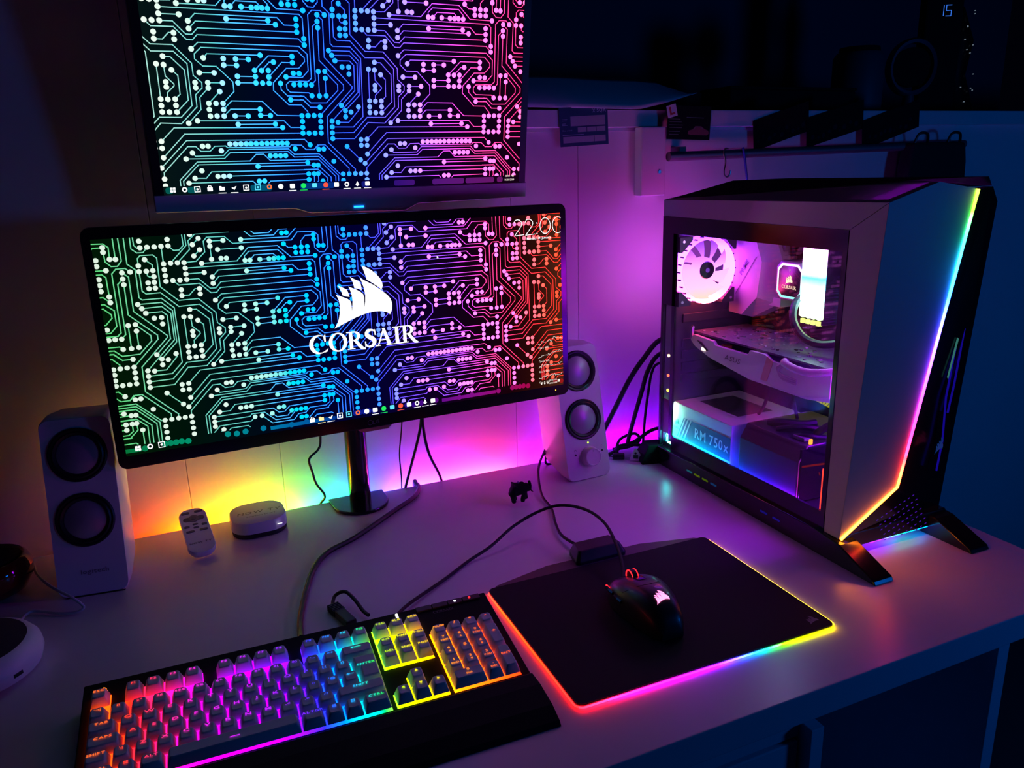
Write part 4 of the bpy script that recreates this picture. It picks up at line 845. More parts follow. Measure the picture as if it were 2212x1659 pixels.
m = MB(X @ Ff); sails(m, 0, 0, .024, .0008); m.flat('sails_emblem', mat('pale_print', (.9, .88, .95), .5), t)
BL = emit('blue_fan_reflection', (40, 20, 230), .28)
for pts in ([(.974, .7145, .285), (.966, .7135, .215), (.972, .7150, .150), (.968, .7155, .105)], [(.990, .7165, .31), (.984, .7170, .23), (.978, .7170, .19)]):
    MB(X).tube(pts, .0014, 6).build('fan_reflection_edge', BL, t)  # reflections of the lit fan, drawn as glowing tubes on the panel
MB(X).prism([(.962, .245), (.972, .300), (.975, .298), (.964, .243)], .7120, .7128, 'y').build('fan_reflection_blade', emit('green_fan_reflection', (70, 150, 140), .5), t)  # fan blade reflection, drawn as a glowing sliver
m = MB(X)
for i in range(9):
    for j in range(5 + i//3):
        m.add([(.850 + .0082*i + .002*(j % 2), .7085 - .004*j, .0545 + .0030*i - .0055*j + dz) for dz in (0, .0016)] + [(.8535 + .0082*i + .002*(j % 2), .7085 - .004*j, .0553 + .0030*i - .0055*j + dz) for dz in (.0016, 0)], [(0, 1, 2, 3)])
m.flat('mesh_holes', emit('violet_mesh_glow', (90, 30, 200), .5), t)['kind'] = 'stuff'
# base, skids with reflections painted on, added bars for the light under the case
MB(X).box(.800, 1.008, .722, YB - .006, .013, .036).build('base', BLACKG, t, bevel=.002)
for x0, x1, yf in ((.788, .822, .652), (.975, 1.012, .655)):
    MB(X).prism([(1.172, 0), (1.150, .034), (.760, .036), (.712, .030), (yf, .006), (yf - .004, 0)], x0, x1, 'x').build('foot_skid', BLACKG, t, bevel=.0015)
FU = ramp_emit('added_front_glow', [(0, (150, 20, 255)), (.25, (90, 20, 255)), (.45, (0, 190, 110)), (.7, (0, 120, 230)), (1, (0, 40, 255))], (1/.18, 0, 0), .25/.9 + .05, 9.0)
MB(X).box(.86, .985, .7235, .7275, .0118, .0130).build('added_under_light', FU, t)  # added bar, hidden under the case, to colour the desk in front
UG = ramp_emit('added_under_glow', [(0, (130, 10, 255)), (.12, (130, 10, 255)), (.25, (40, 40, 255)), (.4, (0, 200, 160)), (.5, (0, 120, 255)), (.62, (60, 30, 255)), (.75, (60, 30, 255)), (.88, (120, 230, 30)), (1, (0, 160, 220))], (0, 1/.5, 0), .5, 7.0)
for y0, y1 in ((.745, .765), (.83, .85), (.93, .95), (1.04, 1.07)): MB(X).box(.86, .94, y0, y1, .0105, .0128).build('added_under_light', UG, t)  # glowing bars added under the case to colour the desk
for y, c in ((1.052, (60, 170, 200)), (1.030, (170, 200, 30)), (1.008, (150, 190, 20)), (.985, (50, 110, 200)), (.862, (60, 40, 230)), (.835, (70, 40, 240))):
    MB(X).box(.7872, .7882, y - .009, y + .006, .0165, .0195).build('skid_reflection', emit('slot_%d' % int(y*1000), c, .16), t)  # glowing patches stand for reflections on the glossy skids
# shell behind: tray, floor, roof, rear, far side
DARK = mat('black_steel', (.014, .013, .018), .4)
MB(X).box(.992, .996, .735, YB, .036, .480).build('board_tray', DARK, t)
MB(X).box(.996, XR, .745, YB, .030, .480).build('far_side_panel', BLACKM, t)
MB(X).box(.800, .992, .735, YB, .036, .0425).build('case_floor', DARK, t)
MB(X).box(.800, .992, .735, YB, .448, .452).build('case_roof', DARK, t)
m = MB(X); fx0, fx1, fz0, fz1 = .806, .926, .297, .417
m.box(.800, fx0, 1.150, YB, .036, .470); m.box(fx1, .996, 1.150, YB, .036, .470); m.box(fx0, fx1, 1.150, YB, fz1, .470); m.box(fx0, fx1, 1.150, YB, .036, fz0); m.build('rear_panel', DARK, t)
for z0 in (.150, .172, .194, .216, .262):
    MB(X).box(.835, .955, 1.1465, 1.1500, z0, z0 + .016).build('slot_cover', BLACK, t, bevel=.0008)
# glass with its black border
MB(X).box(XL, XL + .003, .7485, YB, .030, .4515).build('side_window', glass('tinted_glass', (.90, .88, .92)), t)
m = MB(X); bx = XL - .0004; bd = XL + .0036
for y0, y1, z0, z1 in ((.7485, YB, .4245, .4522), (.7485, 1.118, .030, .0620), (.7485, .7560, .0620, .4245), (1.118, YB, .300, .4245), (1.118, 1.1265, .0620, .4245), (1.152, YB, .030, .300)): m.box(bx, bd, y0, y1, z0, z1)
m.build('window_border', BLACKG, t)
for z0, c in ((.207, (255, 190, 110)), (.170, (255, 60, 20)), (.142, (220, 225, 30)), (.055, (40, 255, 170))):
    MB(X).cyl((XL + .0045, 1.1395, z0), .0026, .002, 'x', 12).build('strip_led', emit('strip_led_%d' % int(z0*1000), c, 9.0), t)
MB(X).box(.7995, .8005, 1.128, 1.150, .06, .125).build('edge_tape', mat('copper_tape', (.30, .12, .06), .5), t)
# assumed LED tape, hidden along the lower edge inside the window
TAPE = ramp_emit('assumed_case_tape', [(0, (255, 30, 60)), (.12, (255, 20, 60)), (.22, (150, 20, 255)), (.42, (60, 20, 255)), (.58, (20, 60, 255)), (.72, (0, 140, 255)), (.85, (0, 215, 255)), (.95, (20, 255, 210)), (1, (60, 255, 150))], (0, 1/.40, 0), .5, 110.0)
MB(X).box(.8000, .8025, .765, 1.135, .0430, .0452).build('assumed_led_tape', TAPE, t)
TAPE2 = ramp_emit('assumed_case_tape_rear', [(0, (0, 190, 255)), (.4, (40, 255, 220)), (1, (240, 255, 80))], (0, 0, 1/.12), -.03/.12, 110.0)
MB(X).box(.8000, .8025, 1.1375, 1.1395, .045, .120).build('assumed_led_tape', TAPE2, t)  # assumed upright run of tape at the rear, lighting the power supply
# rear fan
FC = Vector((.866, 1.135, .357))
FX = X @ frame(FC, (1, 0, 0), (0, 0, 1))
m = MB(FX)
for sx in (-1, 1):
    for sy in (-1, 1):
        m.prism([(sx*.060, sy*.060), (sx*.034, sy*.060), (sx*.034, sy*.055), (sx*.044, sy*.044), (sx*.055, sy*.034), (sx*.060, sy*.034)], -.012, .013)
fan = m.build('rear_fan', BLACK, t)
for sx in (-1, 1):
    for sy in (-1, 1): MB(FX).cyl((sx*.0525, sy*.0525, .013), .0026, .0008, 'z', 10).build('screw', STEEL, fan)
FAN = ramp_emit('fan_ring_glow', [(0, (255, 75, 70)), (.2, (245, 55, 190)), (.45, (185, 55, 255)), (.8, (170, 52, 255)), (1, (100, 30, 255))], (0, 0, 1/.12), -.297/.12, 26.0)
MB(FX).lathe([(.0530, -.012), (.0590, -.012), (.0590, .0130), (.0565, .0135), (.0530, .011)], n=48).build('light_ring', FAN, fan, smooth=True)
for i in range(28):
    a = 2*math.pi*i/28
    MB(FX @ Matrix.Rotation(a, 4, 'Z')).box(.0585, .0604, -.0012, .0012, .006, .0142).build('ring_rib', BLACK, fan)
FBL = ramp_emit('fan_blade_glow', [(0, (255, 215, 150)), (.25, (255, 195, 230)), (.5, (250, 180, 255)), (.72, (215, 110, 250)), (.9, (150, 60, 240)), (1, (120, 60, 230))], (0, 0, 1/.12), -.297/.12, 1.7, over=1.6)
for i in range(9):
    m = MB(FX @ Matrix.Rotation(2*math.pi*i/9, 4, 'Z')); nr, na = 5, 5; vs = []; fs = []
    for r in range(nr):
        rr = .020 + .0325*r/(nr-1)
        for a in range(na):
            an = math.radians(-4 + 33*a/(na-1) + 12*r/(nr-1)); vs.append((rr*math.cos(an), rr*math.sin(an), -.006 + .012*a/(na-1)))
    for r in range(nr-1):
        for a in range(na-1): fs.append((r*na+a, r*na+a+1, (r+1)*na+a+1, (r+1)*na+a))
    m.add(vs, fs); m.build('blade', FBL, fan, smooth=True)
MB(FX).lathe([(.0001, .010), (.0160, .010), (.0215, .006), (.0225, -.008), (.0001, -.008)], n=32).build('hub', FBL, fan, smooth=True)
MB(FX).lathe([(.0001, .0120), (.0145, .0115), (.0155, .0100), (.0001, .0098)], n=32).build('hub_cap', BLACKG, fan, smooth=True)
MB(FX).cyl((0, 0, .0120), .0042, .0006, 'z', 16).build('hub_dot', mat('violet_label', (.35, .2, .6), .4), fan)
# front intake fans just behind the front (seen through the glass edge on)
for zc in (.30, .17):
    ff = MB(X).lathe([(.048, 0), (.058, 0), (.058, .020), (.048, .020)], (.905, .742, zc), 'y', 36).build('front_fan', emit('front_fan_glow_%d' % int(zc*100), (200, 20, 255) if zc > .2 else (110, 10, 230), 34.0), t)
    for i in range(7):
        a = 2*math.pi*i/7; MB(X @ Matrix.Translation((.905, .752, zc)) @ Matrix.Rotation(a, 4, 'Y')).add([(.012, -.004, -.006), (.046, -.005, -.010), (.046, .005, .012), (.012, .004, .006)], [(0, 1, 2, 3)])
        mm = MB(X @ Matrix.Translation((.905, .752, zc)) @ Matrix.Rotation(a, 4, 'Y')); mm.add([(.012, -.004, -.006), (.046, -.005, -.010), (.046, .005, .012), (.012, .004, .006)], [(0, 1, 2, 3)]); mm.build('blade', GREY, ff)
# main board with its covers
mb = MB(X).box(.984, .989, .868, 1.128, .130, .430).build('main_board', mat('black_board', (.015, .016, .022), .5, noise=.5, nscale=180), t)
random.seed(7)
for i in range(30):
    y = random.uniform(.89, 1.08); z0 = random.uniform(.255, .42); s = random.uniform(.002, .005)
    MB(X).cyl((.984, y, z0), s*.6, -random.uniform(.004, .010), 'x', 8).build('capacitor', random.choice((GREYL, GREY, BLACK)), mb)
for z0 in (.33, .35, .37, .39): MB(X).box(.962, .984, 1.040, 1.052, z0, z0 + .014).build('choke', GREY, mb)
# faceted white cover over the rear sockets
A = [(1.147, .274), (1.112, .273), (1.074, .309), (1.066, .372), (1.094, .430), (1.147, .440)]
B = [(1.147, .270), (1.104, .268), (1.040, .300), (1.034, .372), (1.070, .440), (1.147, .445)]
m = MB(X); m.loft([[(.984, y, z) for y, z in B], [(.955, y, z) for y, z in B], [(.936, y, z) for y, z in A]]); io = m.build('socket_cover', WHITE_METAL, t)
SF = X @ frame((.9355, 1.112, .345), (0, -1, 0), (0, 0, 1)) 
SR = SF @ Matrix.Rotation(.95, 4, 'Z')
m = MB(SR); text(m, 'PRIME', .012, .002, .0085, 1.05, .0004, gap=.06); stroke(m, [(-.040, -.0065), (.046, -.0065)], .0014, .0004); m.flat('cover_lettering', mat('dark_violet_print', (.12, .06, .14), .5), io)
MB(X).box(.950, .984, 1.030, 1.066, .296, .312).build('heat_sink', GREYL, mb, bevel=.001)
# pump head
PX = X @ frame((.955, .9975, .3465), (0, -1, 0), (0, 0, 1))
oc = lambda w, c: [(w-c, w), (-(w-c), w), (-w, w-c), (-w, -(w-c)), (-(w-c), -w), (w-c, -w), (w, -(w-c)), (w, w-c)]
m = MB(PX); m.loft([[(a, b, z) for a, b in oc(w, c)] for w, c, z in ((.031, .010, -.028), (.0325, .0105, .004), (.0335, .011, .010), (.0325, .0105, .017), (.0300, .010, .0185))]); pump = m.build('pump_head', mat('pump_silver', (.35, .33, .38), .35, metal=.6), t)
PR = ramp_emit('pump_ring_glow', [(0, (120, 255, 220)), (.3, (170, 255, 235)), (.55, (240, 240, 255)), (1, (255, 215, 255))], (0, 0, 1/.06), -.3165/.06, 2.2)
m = MB(PX); a, b = oc(.0285, .0095), oc(.0250, .0085)
for i in range(8): m.add([(a[i][0], a[i][1], .0188), (a[(i+1) % 8][0], a[(i+1) % 8][1], .0188), (b[(i+1) % 8][0], b[(i+1) % 8][1], .0190), (b[i][0], b[i][1], .0190)], [(0, 1, 2, 3)])
m.flat('light_ring', PR, pump)
m = MB(PX); m.loft([[(a, b, z) for a, b in oc(.0250, .0085)] for z in (.0150, .0189)]); m.build('face', mat('pump_face', (.02, .006, .02), .12), pump)
m = MB(PX); sails(m, -.001, .003, .0165, .0192); serif_word(m, -.0165, -.0125, .0053, .0192); text(m, 'T', 0, .0150, .004, 1, .0192); m.flat('pump_emblem', emit('pump_emblem', (255, 215, 180), 2.0), pump)
# memory
RAM = ramp_emit('memory_glow', [(0, (170, 255, 40)), (.12, (190, 255, 150)), (.35, (150, 240, 240)), (.50, (90, 215, 245)), (.58, (40, 190, 255)), (.66, (130, 190, 255)), (.8, (240, 170, 255)), (1, (255, 100, 255))], (0, 0, 1/.136), -.280/.136, 13.0)
for i in range(4):
    y = .9225 + i*.0112
    r = MB(X).box(.9330, .984, y - .0036, y + .0036, .285, .420).build('memory_module', mat('dark_heat_spreader', (.02, .02, .022), .4, metal=.5), t)
    MB(X).prism([(y - .0046, .294), (y + .0046, .2965), (y + .0046, .420), (y - .0046, .420)], .926, .936, 'x').build('light_bar', RAM, r, bevel=.0008)
    MB(X).box(.929, .936, y - .0034, y + .0034, .2845, .2915).build('end_light', emit('memory_end', (225, 255, 120), 2.0), r)
for i in range(26):
    z0 = .285 + i*.0052; yy = .9160 - .002*(i % 2) - .0007*random.random()
    if 0.335 < z0 < .372: continue
    MB(X).box(.968, .970, yy - .0011, yy + .0007, z0, z0 + .0018).build('board_light', emit('board_dot_g', (60, 240, 190), 1.2) if z0 < .34 else emit('board_dot_v', (235, 150, 255), 1.2), mb)
MB(X).box(.974, .990, .800, .905, .13, .44).build('front_baffle', WHITE_METAL, t)
MB(X).box(.970, .9735, .858, .864, .33, .405).build('cable_slot', BLACK, t)
# graphics card
gm = MB(X); gm.box(.852, .975, .800, 1.140, .2445, .2475)
gpu = gm.build('graphics_card', mat('card_board', (.10, .08, .14), .45, noise=.7, nscale=260, bump=.5), t)
for i in range(90):
    x = random.uniform(.862, .965); y = random.uniform(.84, 1.125); s = random.uniform(.0008, .0028)
    MB(X).box(x - s, x + s*random.uniform(.5, 2), y - s, y + s, .2475, .2475 + random.uniform(.0006, .0018)).build('chip', random.choice((GREYL, GREY, STEEL, BLACK)), gpu)
WS = mat('card_white', (.82, .80, .84), .4)
prof = [(1.138, .238), (1.128, .243), (1.075, .2405), (1.068, .2345), (.985, .2345), (.980, .2430), (.945, .2440), (.930, .2360), (.806, .2400), (.806, .206), (.860, .196), (.985, .196), (1.085, .2100), (1.125, .222), (1.138, .231)]
MB(X).prism(prof, .846, .853, 'x').build('shroud', WS, gpu, bevel=.0008)
MB(X).prism([(1.132, .226), (1.085, .206), (.985, .192), (.860, .191), (.806, .198), (.806, .204), (1.13, .230)], .853, .968, 'x').build('shroud_lower', WS, gpu)
MB(X).prism([(.938, .2425), (.924, .2360), (.936, .2015), (.950, .2015)], .8448, .8465, 'x').build('accent_stripe', mat('salmon_stripe', (.75, .38, .32), .45), gpu)
m = MB(X); m.prism([(1.118, .2345), (1.106, .2335), (1.086, .2215), (1.090, .2205)], .8445, .8462, 'x'); m.build('vent_cut', BLACK, gpu)
GF = X @ frame((.8457, 1.022, .2165), (0, -1, -.02), (0, -.02, 1))
m = MB(GF); text(m, 'ASUS', 0, -.001, .0085, 1.35, .0004, slant=.2); m.flat('card_lettering', mat('card_print', (.20, .17, .20), .4), gpu)
for yc in (1.04, .91):
    for i in range(7):
        a = 2*math.pi*i/7
        mm = MB(X @ Matrix.Translation((.913, yc, .224)) @ Matrix.Rotation(a, 4, 'Z')); mm.add([(.010, -.006, .006), (.044, -.010, .009), (.044, .010, -.006), (.010, .006, -.004)], [(0, 1, 2, 3)]); mm.build('fan_blade', mat('card_fan', (.12, .10, .14), .3), gpu)
MB(X).box(.858, .868, 1.050, 1.066, .2290, .2355).build('fan_sticker', mat('amber_sticker', (.8, .45, .04), .4), gpu)
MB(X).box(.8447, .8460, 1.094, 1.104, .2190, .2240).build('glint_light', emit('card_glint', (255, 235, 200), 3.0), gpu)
MB(X).tube([(.848, 1.137, .236), (.848, 1.137, .254), (.850, 1.137, .256)], .004, 6).build('bracket', STEEL, gpu)
WC = mat('white_sleeve', (.62, .52, .58), .6, noise=.2, nscale=400)
gp = [(.852, .905, .2400), (.842, .895, .2400), (.840, .870, .2370), (.842, .845, .2370), (.848, .815, .2430), (.86, .79, .25)]
MB(X).tube(smooth_path(gp), .0060, 10).build('card_power_lead', WC, t, smooth=True)
for k in range(3): MB(X).tube(smooth_path([(.846, .902, .2380 - .002*k), (.842, .912 - .002*k, .2300 - .002*k), (.843, .900, .2210 - .003*k), (.846, .872, .2180 - .003*k)]), .0017, 6).build('card_power_strand', WC, t, smooth=True)
# power supply
psu = MB(X).prism([(1.140, .0430), (1.140, .112), (1.134, .1215), (.972, .1215), (.972, .0430)], .8115, .960, 'x').build('power_supply', WS, t, bevel=.0015)
QF = X @ frame((.8113, 1.056, .080), (0, -1, 0), (0, 0, 1))
m = MB(QF); m.poly([(-.047, .0185), (.0825, .0185), (.0825, -.0215), (-.066, -.0215)], .0004); m.flat('label_band', mat('label_blue', (.03, .10, .22), .4), psu)
m = MB(QF); text(m, 'RM 750x', .0325, -.0085, .0175, .92, .0008); m.flat('label_lettering', mat('label_pale', (.85, .88, .95), .4), psu)
m = MB(QF)
for k in range(3): m.poly([(-.044 + .0085*k, .0185), (-.0405 + .0085*k, .0185), (-.0595 + .0085*k, -.0215), (-.063 + .0085*k, -.0215)], .0008)
m.flat('label_stripes', mat('label_white', (.75, .75, .75), .5), psu)
m = MB(QF); sails(m, -.066, .006, .013, .0008); serif_word(m, -.076, -.0075, .0034, .0008); m.flat('label_emblem', BLACK, psu)
m = MB(X @ frame((.88, 1.06, .1218), (0, -1, 0), (1, 0, 0))); m.poly([(-.05, -.03), (.055, -.03), (.055, .045), (-.05, .045)], .0002); m.flat('top_label', mat('top_label_dark', (.07, .06, .06), .5), psu)
m = MB(X @ frame((.845, 1.03, .1221), (0, 1, 0), (-1, 0, 0))); text(m, 'RM750x', 0, 0, .009, 1.1, .0002); m.flat('top_lettering', mat('label_white', (.75, .75, .75), .5), psu)
# drive cage cover
cage = MB(X).prism([(.8125, .0430), (.8125, .1080), (.8270, .1310), (.960, .1310), (.960, .0430)], .824, .953, 'y').build('drive_cover', mat('dark_violet_steel', (.05, .045, .07), .38, metal=.4), t, bevel=.001)
MB(X).box(.816, .955, .8200, .8240, .046, .128).build('end_plate', BLACKG, cage)
MB(X).tube([(.8128, .8215, .046), (.8128, .8215, .1085), (.8275, .8215, .1315), (.86, .8215, .1315)], .0009, 6).build('bright_edge', mat('bright_trim', (.6, .45, .4), .3, metal=.6), cage)
MB(X).tube([(.814, .776, .045), (.814, .776, .115)], .0010, 6).build('red_lit_edge', emit('red_edge', (255, 60, 40), 2.2), t)  # red light of the assumed LED tape on this edge, put in as emission
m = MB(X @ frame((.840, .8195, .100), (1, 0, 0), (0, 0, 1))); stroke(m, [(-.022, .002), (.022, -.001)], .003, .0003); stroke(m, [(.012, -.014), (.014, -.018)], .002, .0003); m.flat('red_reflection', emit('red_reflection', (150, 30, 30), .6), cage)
# board shield with diagonal slots, the yellow light on it put in as emission
ys = MB(X).prism([(1.070, .176), (1.062, .158), (.915, .138), (.890, .141), (.890, .165), (.905, .170)], .976, .984, 'x').build('board_shield', emit('self_glowing_shield', (205, 195, 25), .75), t)
for i in range(14):
    y = .985 - i*.006
    MB(X).prism([(y, .162 - i*.0007), (y - .0011, .162 - i*.0007), (y + .007, .149 - i*.0007), (y + .0081, .149 - i*.0007)], .9752, .9765, 'x').build('slot', BLACK, ys)
# loose leads inside
def lead(name, pts, r, mt=RUBBER): MB(X).tube(smooth_path(pts), r, 8).build(name, mt, t, smooth=True)
lead('coolant_hose', [(.956, .9640, .326), (.930, .9665, .322), (.908, .9540, .309), (.899, .9420, .290), (.899, .9220, .2715), (.900, .893, .2650), (.905, .860, .270), (.92, .80, .29)], .0062, mat('braided_hose', (.03, .028, .035), .4, noise=.4, nscale=900, bump=.4))
lead('fan_lead', [(.90, .985, .200), (.895, .985, .165), (.892, .990, .140), (.890, 1.0, .122)], .0028)
lead('fan_lead', [(.92, .975, .200), (.918, .955, .165), (.910, .930, .130)], .0028)
lead('board_lead', [(.97, 1.03, .44), (.968, 1.026, .40), (.97, 1.022, .36)], .003)
lead('board_lead', [(.965, 1.045, .44), (.966, 1.018, .41), (.972, 1.00, .405), (.97, .985, .425)], .0022)
for k in range(6): lead('board_power_strand', [(.93, .845, .300 + .005*k), (.948, .862, .318 + .005*k), (.960, .868, .322 + .005*k), (.974, .874, .322 + .005*k)], .0026, WC)
for pts, r in (([(.85, .93, .133), (.858, .91, .139), (.88, .89, .138), (.90, .88, .140)], .006), ([(.84, .90, .133), (.86, .87, .142), (.89, .85, .140), (.92, .83, .150)], .005), ([(.84, .86, .134), (.85, .84, .138), (.87, .83, .136)], .004), ([(.86, .84, .140), (.87, .82, .160), (.88, .80, .170)], .006)): lead('drive_lead', pts, r, BLACK)
MB(X).box(.836, .850, .838, .862, .1315, .137).build('drive_plug', GREY, t, bevel=.001)
MB(X).box(.836, .841, .826, .829, .1315, .139).build('amber_light', emit('amber_light', (255, 150, 50), 2.5), t)

# ------------------------------------------------------------------ things on and along the low wall
t = thing('paper_sheet', 'large curled white paper sheet standing along the wall ledge', 'paper', (.79, 1.36, .6370))
vs = []; fs = []; nx, ny = 22, 7
def lerp_pts(P, x):
    for (a, b), (c, d) in zip(P, P[1:]):
        if x <= c: return b + (d - b)*(x - a)/(c - a)
    return P[-1][1]
LO = [(-.36, .0050), (-.20, .0035), (-.05, .0010), (.035, .0002), (.085, .0100), (.156, .0290)]
HI = [(-.36, .0640), (-.10, .0635), (-.03, .0620), (.06, .0600), (.124, .0540), (.156, .0300)]
for i in range(nx + 1):
    x = -.36 + .516*i/nx
    for j in range(ny + 1):
        v = j/ny; z = lerp_pts(LO, x)*(1 - v) + lerp_pts(HI, x)*v
        vs.append((x, -.077 + .075*v**1.4 + .004*math.sin(x*30 + v*2) - .03*max(0, x - .08)*v, z))
for i in range(nx):
    for j in range(ny): a = i*(ny+1)+j; fs.append((a, a+1, a+ny+2, a+ny+1))
m = MB(); m.add(vs, fs); o = m.build('sheet', PAPER, t, smooth=True); md = o.modifiers.new('thick', 'SOLIDIFY'); md.thickness = .0006
t = thing('paper_stack', 'dark pile of folders on the ledge behind the curled white sheet', 'folders', (.76, 1.50, .6361))
for k, (a, b, r) in enumerate(((-.24, .17, .0), (-.25, .14, .03), (-.22, .18, -.03))):
    MB(Matrix.Rotation(r, 4, 'Z')).box(a, b, -.085, .11, .0002 + .0022*k, .0022 + .0022*k).build('folder', mat('dark_folder', (.02, .02, .03), .6), t)
# form card hanging over the ledge
t = thing('form_card', 'dark blue form card with pale boxes hanging below the paper sheet', 'card', (.7095, 1.2835, .575))
CF = frame((0, 0, 0), (1, 0, .045), (-.045, 0, 1))
MB(CF).box(-.049, .049, 0, .066, -.0005, 0).build('card', mat('navy_card', (.02, .035, .12), .5), t)
LB = mat('pale_box', (.42, .42, .48), .6)
for a, b, c, d in ((-.027, .043, .034, .0505), (-.013, .0045, .0235, .0315), (.006, .0235, .0235, .0315), (.025, .043, .0235, .0315), (-.043, .0195, .006, .0165), (.0205, .043, .006, .0165)):
    MB(CF).box(a, b, c, d, 0, .0003).build('form_box', LB, t)
m = MB(CF); text(m, 'SQA', .036, .056, .0062, 1.0, .0003); stroke(m, [(.0185, .056), (.0225, .0615)], .0008, .0003); stroke(m, [(.0225, .056), (.0185, .0615)], .0008, .0003)
text(m, 'Date of birth', -.0435, .026, .0022, 1.0, .0003, 'l')
for y, x1 in ((.046, -.034), (.0435, -.035), (.0385, -.0375), (.036, -.034), (.0195, -.002)): stroke(m, [(-.0435, y), (x1, y)], .0009, .0003)
m.flat('lettering', mat('card_lettering', (.40, .42, .55), .6), t)
t = thing('black_leaflet', 'black leaflet with a small red car picture hanging by the batten', 'leaflet', (.9215, 1.2680, .582))
CF = frame((0, 0, 0), (1, 0, -.03), (.03, 0, 1))
MB(CF).box(-.0485, .0485, 0, .060, -.0005, 0).build('leaflet', BLACKM, t)
m = MB(CF); m.poly([(-.002, .010), (.006, .0085), (.042, .0085), (.046, .012), (.044, .017), (.036, .0195), (.028, .0245), (.014, .0245), (.008, .0185), (-.001, .016)], .0003); m.flat('car_picture', mat('dark_red_print', (.22, .012, .03), .5), t)
m = MB(CF); stroke(m, [(.010, .0188), (.0155, .0232), (.0265, .0232), (.032, .0190)], .0008, .0006)
for y in (.036, .031, .0255, .021, .014, .009): stroke(m, [(-.044, y), (-.014 - .6*abs(y - .025), y)], .0009, .0004)
stroke(m, [(-.006, .0395), (.032, .0395)], .0012, .0004); m.flat('small_print', mat('leaflet_print', (.16, .15, .17), .6), t)
t = thing('learner_plate', 'small white card with a red letter L stuck on the black leaflet', 'card', (.8850, 1.2665, .6225))
CF = frame((0, 0, 0), (1, 0, .25), (-.25, 0, 1))
MB(CF).box(-.0105, .0105, 0, .0215, -.0004, 0).build('card', PAPER, t)
m = MB(CF); m.poly([(-.0055, .004), (.006, .004), (.006, .0075), (-.0015, .0075), (-.0015, .0185), (-.0055, .0185)], .0003); m.flat('letter', mat('learner_red', (.6, .01, .02), .5), t)
# three dark photo prints
for i, (x, z0, rot, lab) in enumerate(((1.157, .6060, .27, 'dark reddish photo print nearest the black leaflet'), (1.298, .6100, .24, 'middle dark photo print of three on the ledge'), (1.455, .6080, .28, 'last dark photo print on the ledge, towards the right'))):
    t = thing('photo_print', lab, 'photo', (x, 1.2835 - .0012*i, z0), 0, 'dark photo prints pinned along the ledge')
    CF = frame((0, 0, 0), (math.cos(rot), 0, math.sin(rot)), (-math.sin(rot)*.35, 0, 1))
    MB(CF).box(-.072 - .006*i, .072 + .006*i, -.029, .029, -.0005, 0).build('print', mat('dark_print_%d' % i, ((.020, .004, .008), (.014, .005, .006), (.008, .005, .008))[i], .8, spec=.15, noise=.8, nscale=90), t)
    m = MB(CF)
    for k in range(9): m.poly(ngon((-.06 + .0145*k + random.uniform(-.003, .003), -.012 + random.uniform(-.006, .008)), random.uniform(.003, .006), 8), .0003)
    m.flat('figures', mat('print_figures', (.022, .014, .028), .8, spec=.15), t)
# rail, hook, cord, bag
t = thing('rail', 'long round rail fixed across the low wall above the tower', 'rail', (1.27, 1.268, .552))
MB().tube([(-.392, 0, 0), (.40, 0, .012)], .0085, 16).build('tube', mat('rail_metal', (.22, .18, .2), .5, metal=.6), t, smooth=True)
for x in (-.36, .36): MB().box(x - .008, x + .008, 0, .030, -.006, .018).build('rail_bracket', GREY, t, bevel=.001)
o = MB().tube(smooth_path([(.004, 0, .012), (-.003, 0, .0125), (-.006, 0, .004), (-.001, 0, -.012), (-.004, 0, -.028), (-.002, 0, -.037), (.004, 0, -.040), (.010, 0, -.036), (.012, 0, -.028)]), .0016, 8).build('steel_hook', STEEL, smooth=True, loc=(1.004, 1.2590, .552))
tag(o, 'steel S-shaped hook hanging on the rail above the tower', 'hook')
cable('blue_cord', 'short blue cord hanging from the rail beside the steel hook', [(1.042, 1.258, .566), (1.046, 1.2565, .548), (1.052, 1.258, .525), (1.060, 1.262, .500), (1.064, 1.268, .470)], .0022, 'cord', mat('blue_cord_fibre', (.02, .06, .35), .7))
t = thing('dark_bag', 'dark cloth bag hanging at the right end of the rail', 'bag', (1.56, 1.258, .556))
m = MB(); m.loft([[(a*k, b, z) for a, b in ((-.085, -.018), (.09, -.018), (.095, .012), (-.09, .012))] for k, z in ((.9, .012), (1.0, -.03), (1.06, -.12), (.96, -.155))]); m.build('cloth', mat('dark_bag_cloth', (.01, .01, .014), .9, noise=.3, nscale=80, bump=.6), t, bevel=.006)
for x in (-.05, .05): MB().tube(smooth_path([(x - .02, -.010, .010), (x - .012, -.014, .030), (x + .012, -.014, .030), (x + .02, -.010, .010)]), .003, 6).build('strap', BLACK, t)
# dim things on the ledge
t = thing('dark_box', 'long dark box lying on the ledge behind the photo prints', 'box', (1.30, 1.45, .6365))
MB().box(-.18, .17, -.05, .05, 0, .050).build('body', BLACKM, t, bevel=.003); MB().box(-.182, .172, -.052, .052, .050, .056).build('lid', BLACKM, t, bevel=.002)
t = thing('ring_fan', 'dim round ring-shaped desk fan standing on the ledge', 'fan', (1.66, 1.42, .6365), -.5)
m = MB(); m.lathe([(.046, -.012), (.052, -.016), (.056, -.006), (.056, .012), (.050, .018), (.046, .012)], (0, 0, .105), 'y', 40); o = m.build('ring', mat('dim_ring', (.10, .13, .16), .4), t, smooth=True); o.scale = (1, 1, 1.15); o.location = (0, 0, -.015)
MB().lathe([(.0001, 0), (.035, 0), (.033, .010), (.014, .018), (.012, .05), (.0001, .05)], n=24).build('foot', mat('dim_foot', (.05, .05, .06), .5), t, smooth=True)
MB().lathe([(.0001, -.004), (.044, -.004), (.044, .010), (.0001, .012)], (0, 0, .106), 'y', 28).build('grille', BLACKM, t)
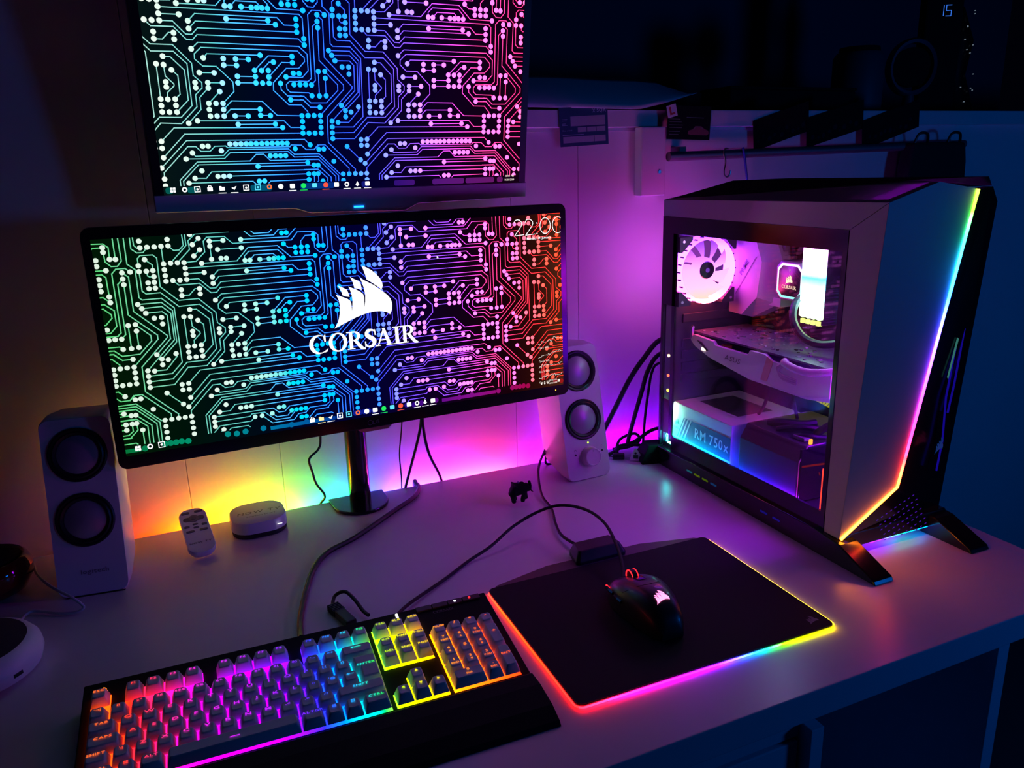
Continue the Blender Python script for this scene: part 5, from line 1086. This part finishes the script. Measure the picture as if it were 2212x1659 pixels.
t = thing('dim_canister', 'dim upright canister on the ledge left of the ring fan', 'canister', (1.545, 1.47, .6365))
MB().lathe([(.0001, 0), (.055, 0), (.057, .004), (.057, .130), (.050, .140), (.0001, .142)], n=32).build('body', mat('dim_canister', (.07, .07, .09), .6), t, smooth=True)
MB().lathe([(.0001, .142), (.046, .142), (.044, .152), (.0001, .153)], n=32).build('cap', BLACKM, t, smooth=True)
t = thing('digital_clock', 'small black clock with glowing blue digits at the top right', 'clock', (1.80, 1.47, .6365), -.45)
MB().box(-.045, .045, -.02, .02, 0, .30).build('body', BLACKM, t, bevel=.006)
m = MB(frame((0, -.0205, .240), (1, 0, 0), (0, 0, 1)))
for ox, segs in ((-.010, 'bc'), (.008, 'afgcd')):
    for sg in segs:
        a, b = {'a': ((-.006, .012), (.006, .012)), 'b': ((.006, .011), (.006, .001)), 'c': ((.006, -.001), (.006, -.011)), 'd': ((-.006, -.012), (.006, -.012)), 'e': ((-.006, -.001), (-.006, -.011)), 'f': ((-.006, .011), (-.006, .001)), 'g': ((-.006, 0), (.006, 0))}[sg]
        stroke(m, [(a[0] + ox, a[1]), (b[0] + ox, b[1])], .0016, .0004)
m.flat('digits', emit('clock_digits', (60, 130, 255), .9), t)
t = thing('glitter_ornament', 'dark ornament with tiny glints of light standing by the clock', 'ornament', (1.90, 1.50, .6365))
MB().lathe([(.0001, 0), (.060, 0), (.055, .02), (.03, .10), (.040, .18), (.012, .26), (.0001, .27)], n=20).build('body', mat('dark_red_ornament', (.03, .006, .006), .35), t, smooth=True)
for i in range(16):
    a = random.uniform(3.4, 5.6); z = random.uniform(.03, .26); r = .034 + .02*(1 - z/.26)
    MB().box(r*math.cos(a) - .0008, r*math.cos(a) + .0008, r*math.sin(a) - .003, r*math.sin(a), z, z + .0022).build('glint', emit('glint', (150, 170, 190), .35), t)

# ------------------------------------------------------------------ lift everything that was laid out from the desk top
for o in list(scene.objects):
    if o.parent is None and o.type not in ('CAMERA', 'LIGHT'): o.location.z += ZD
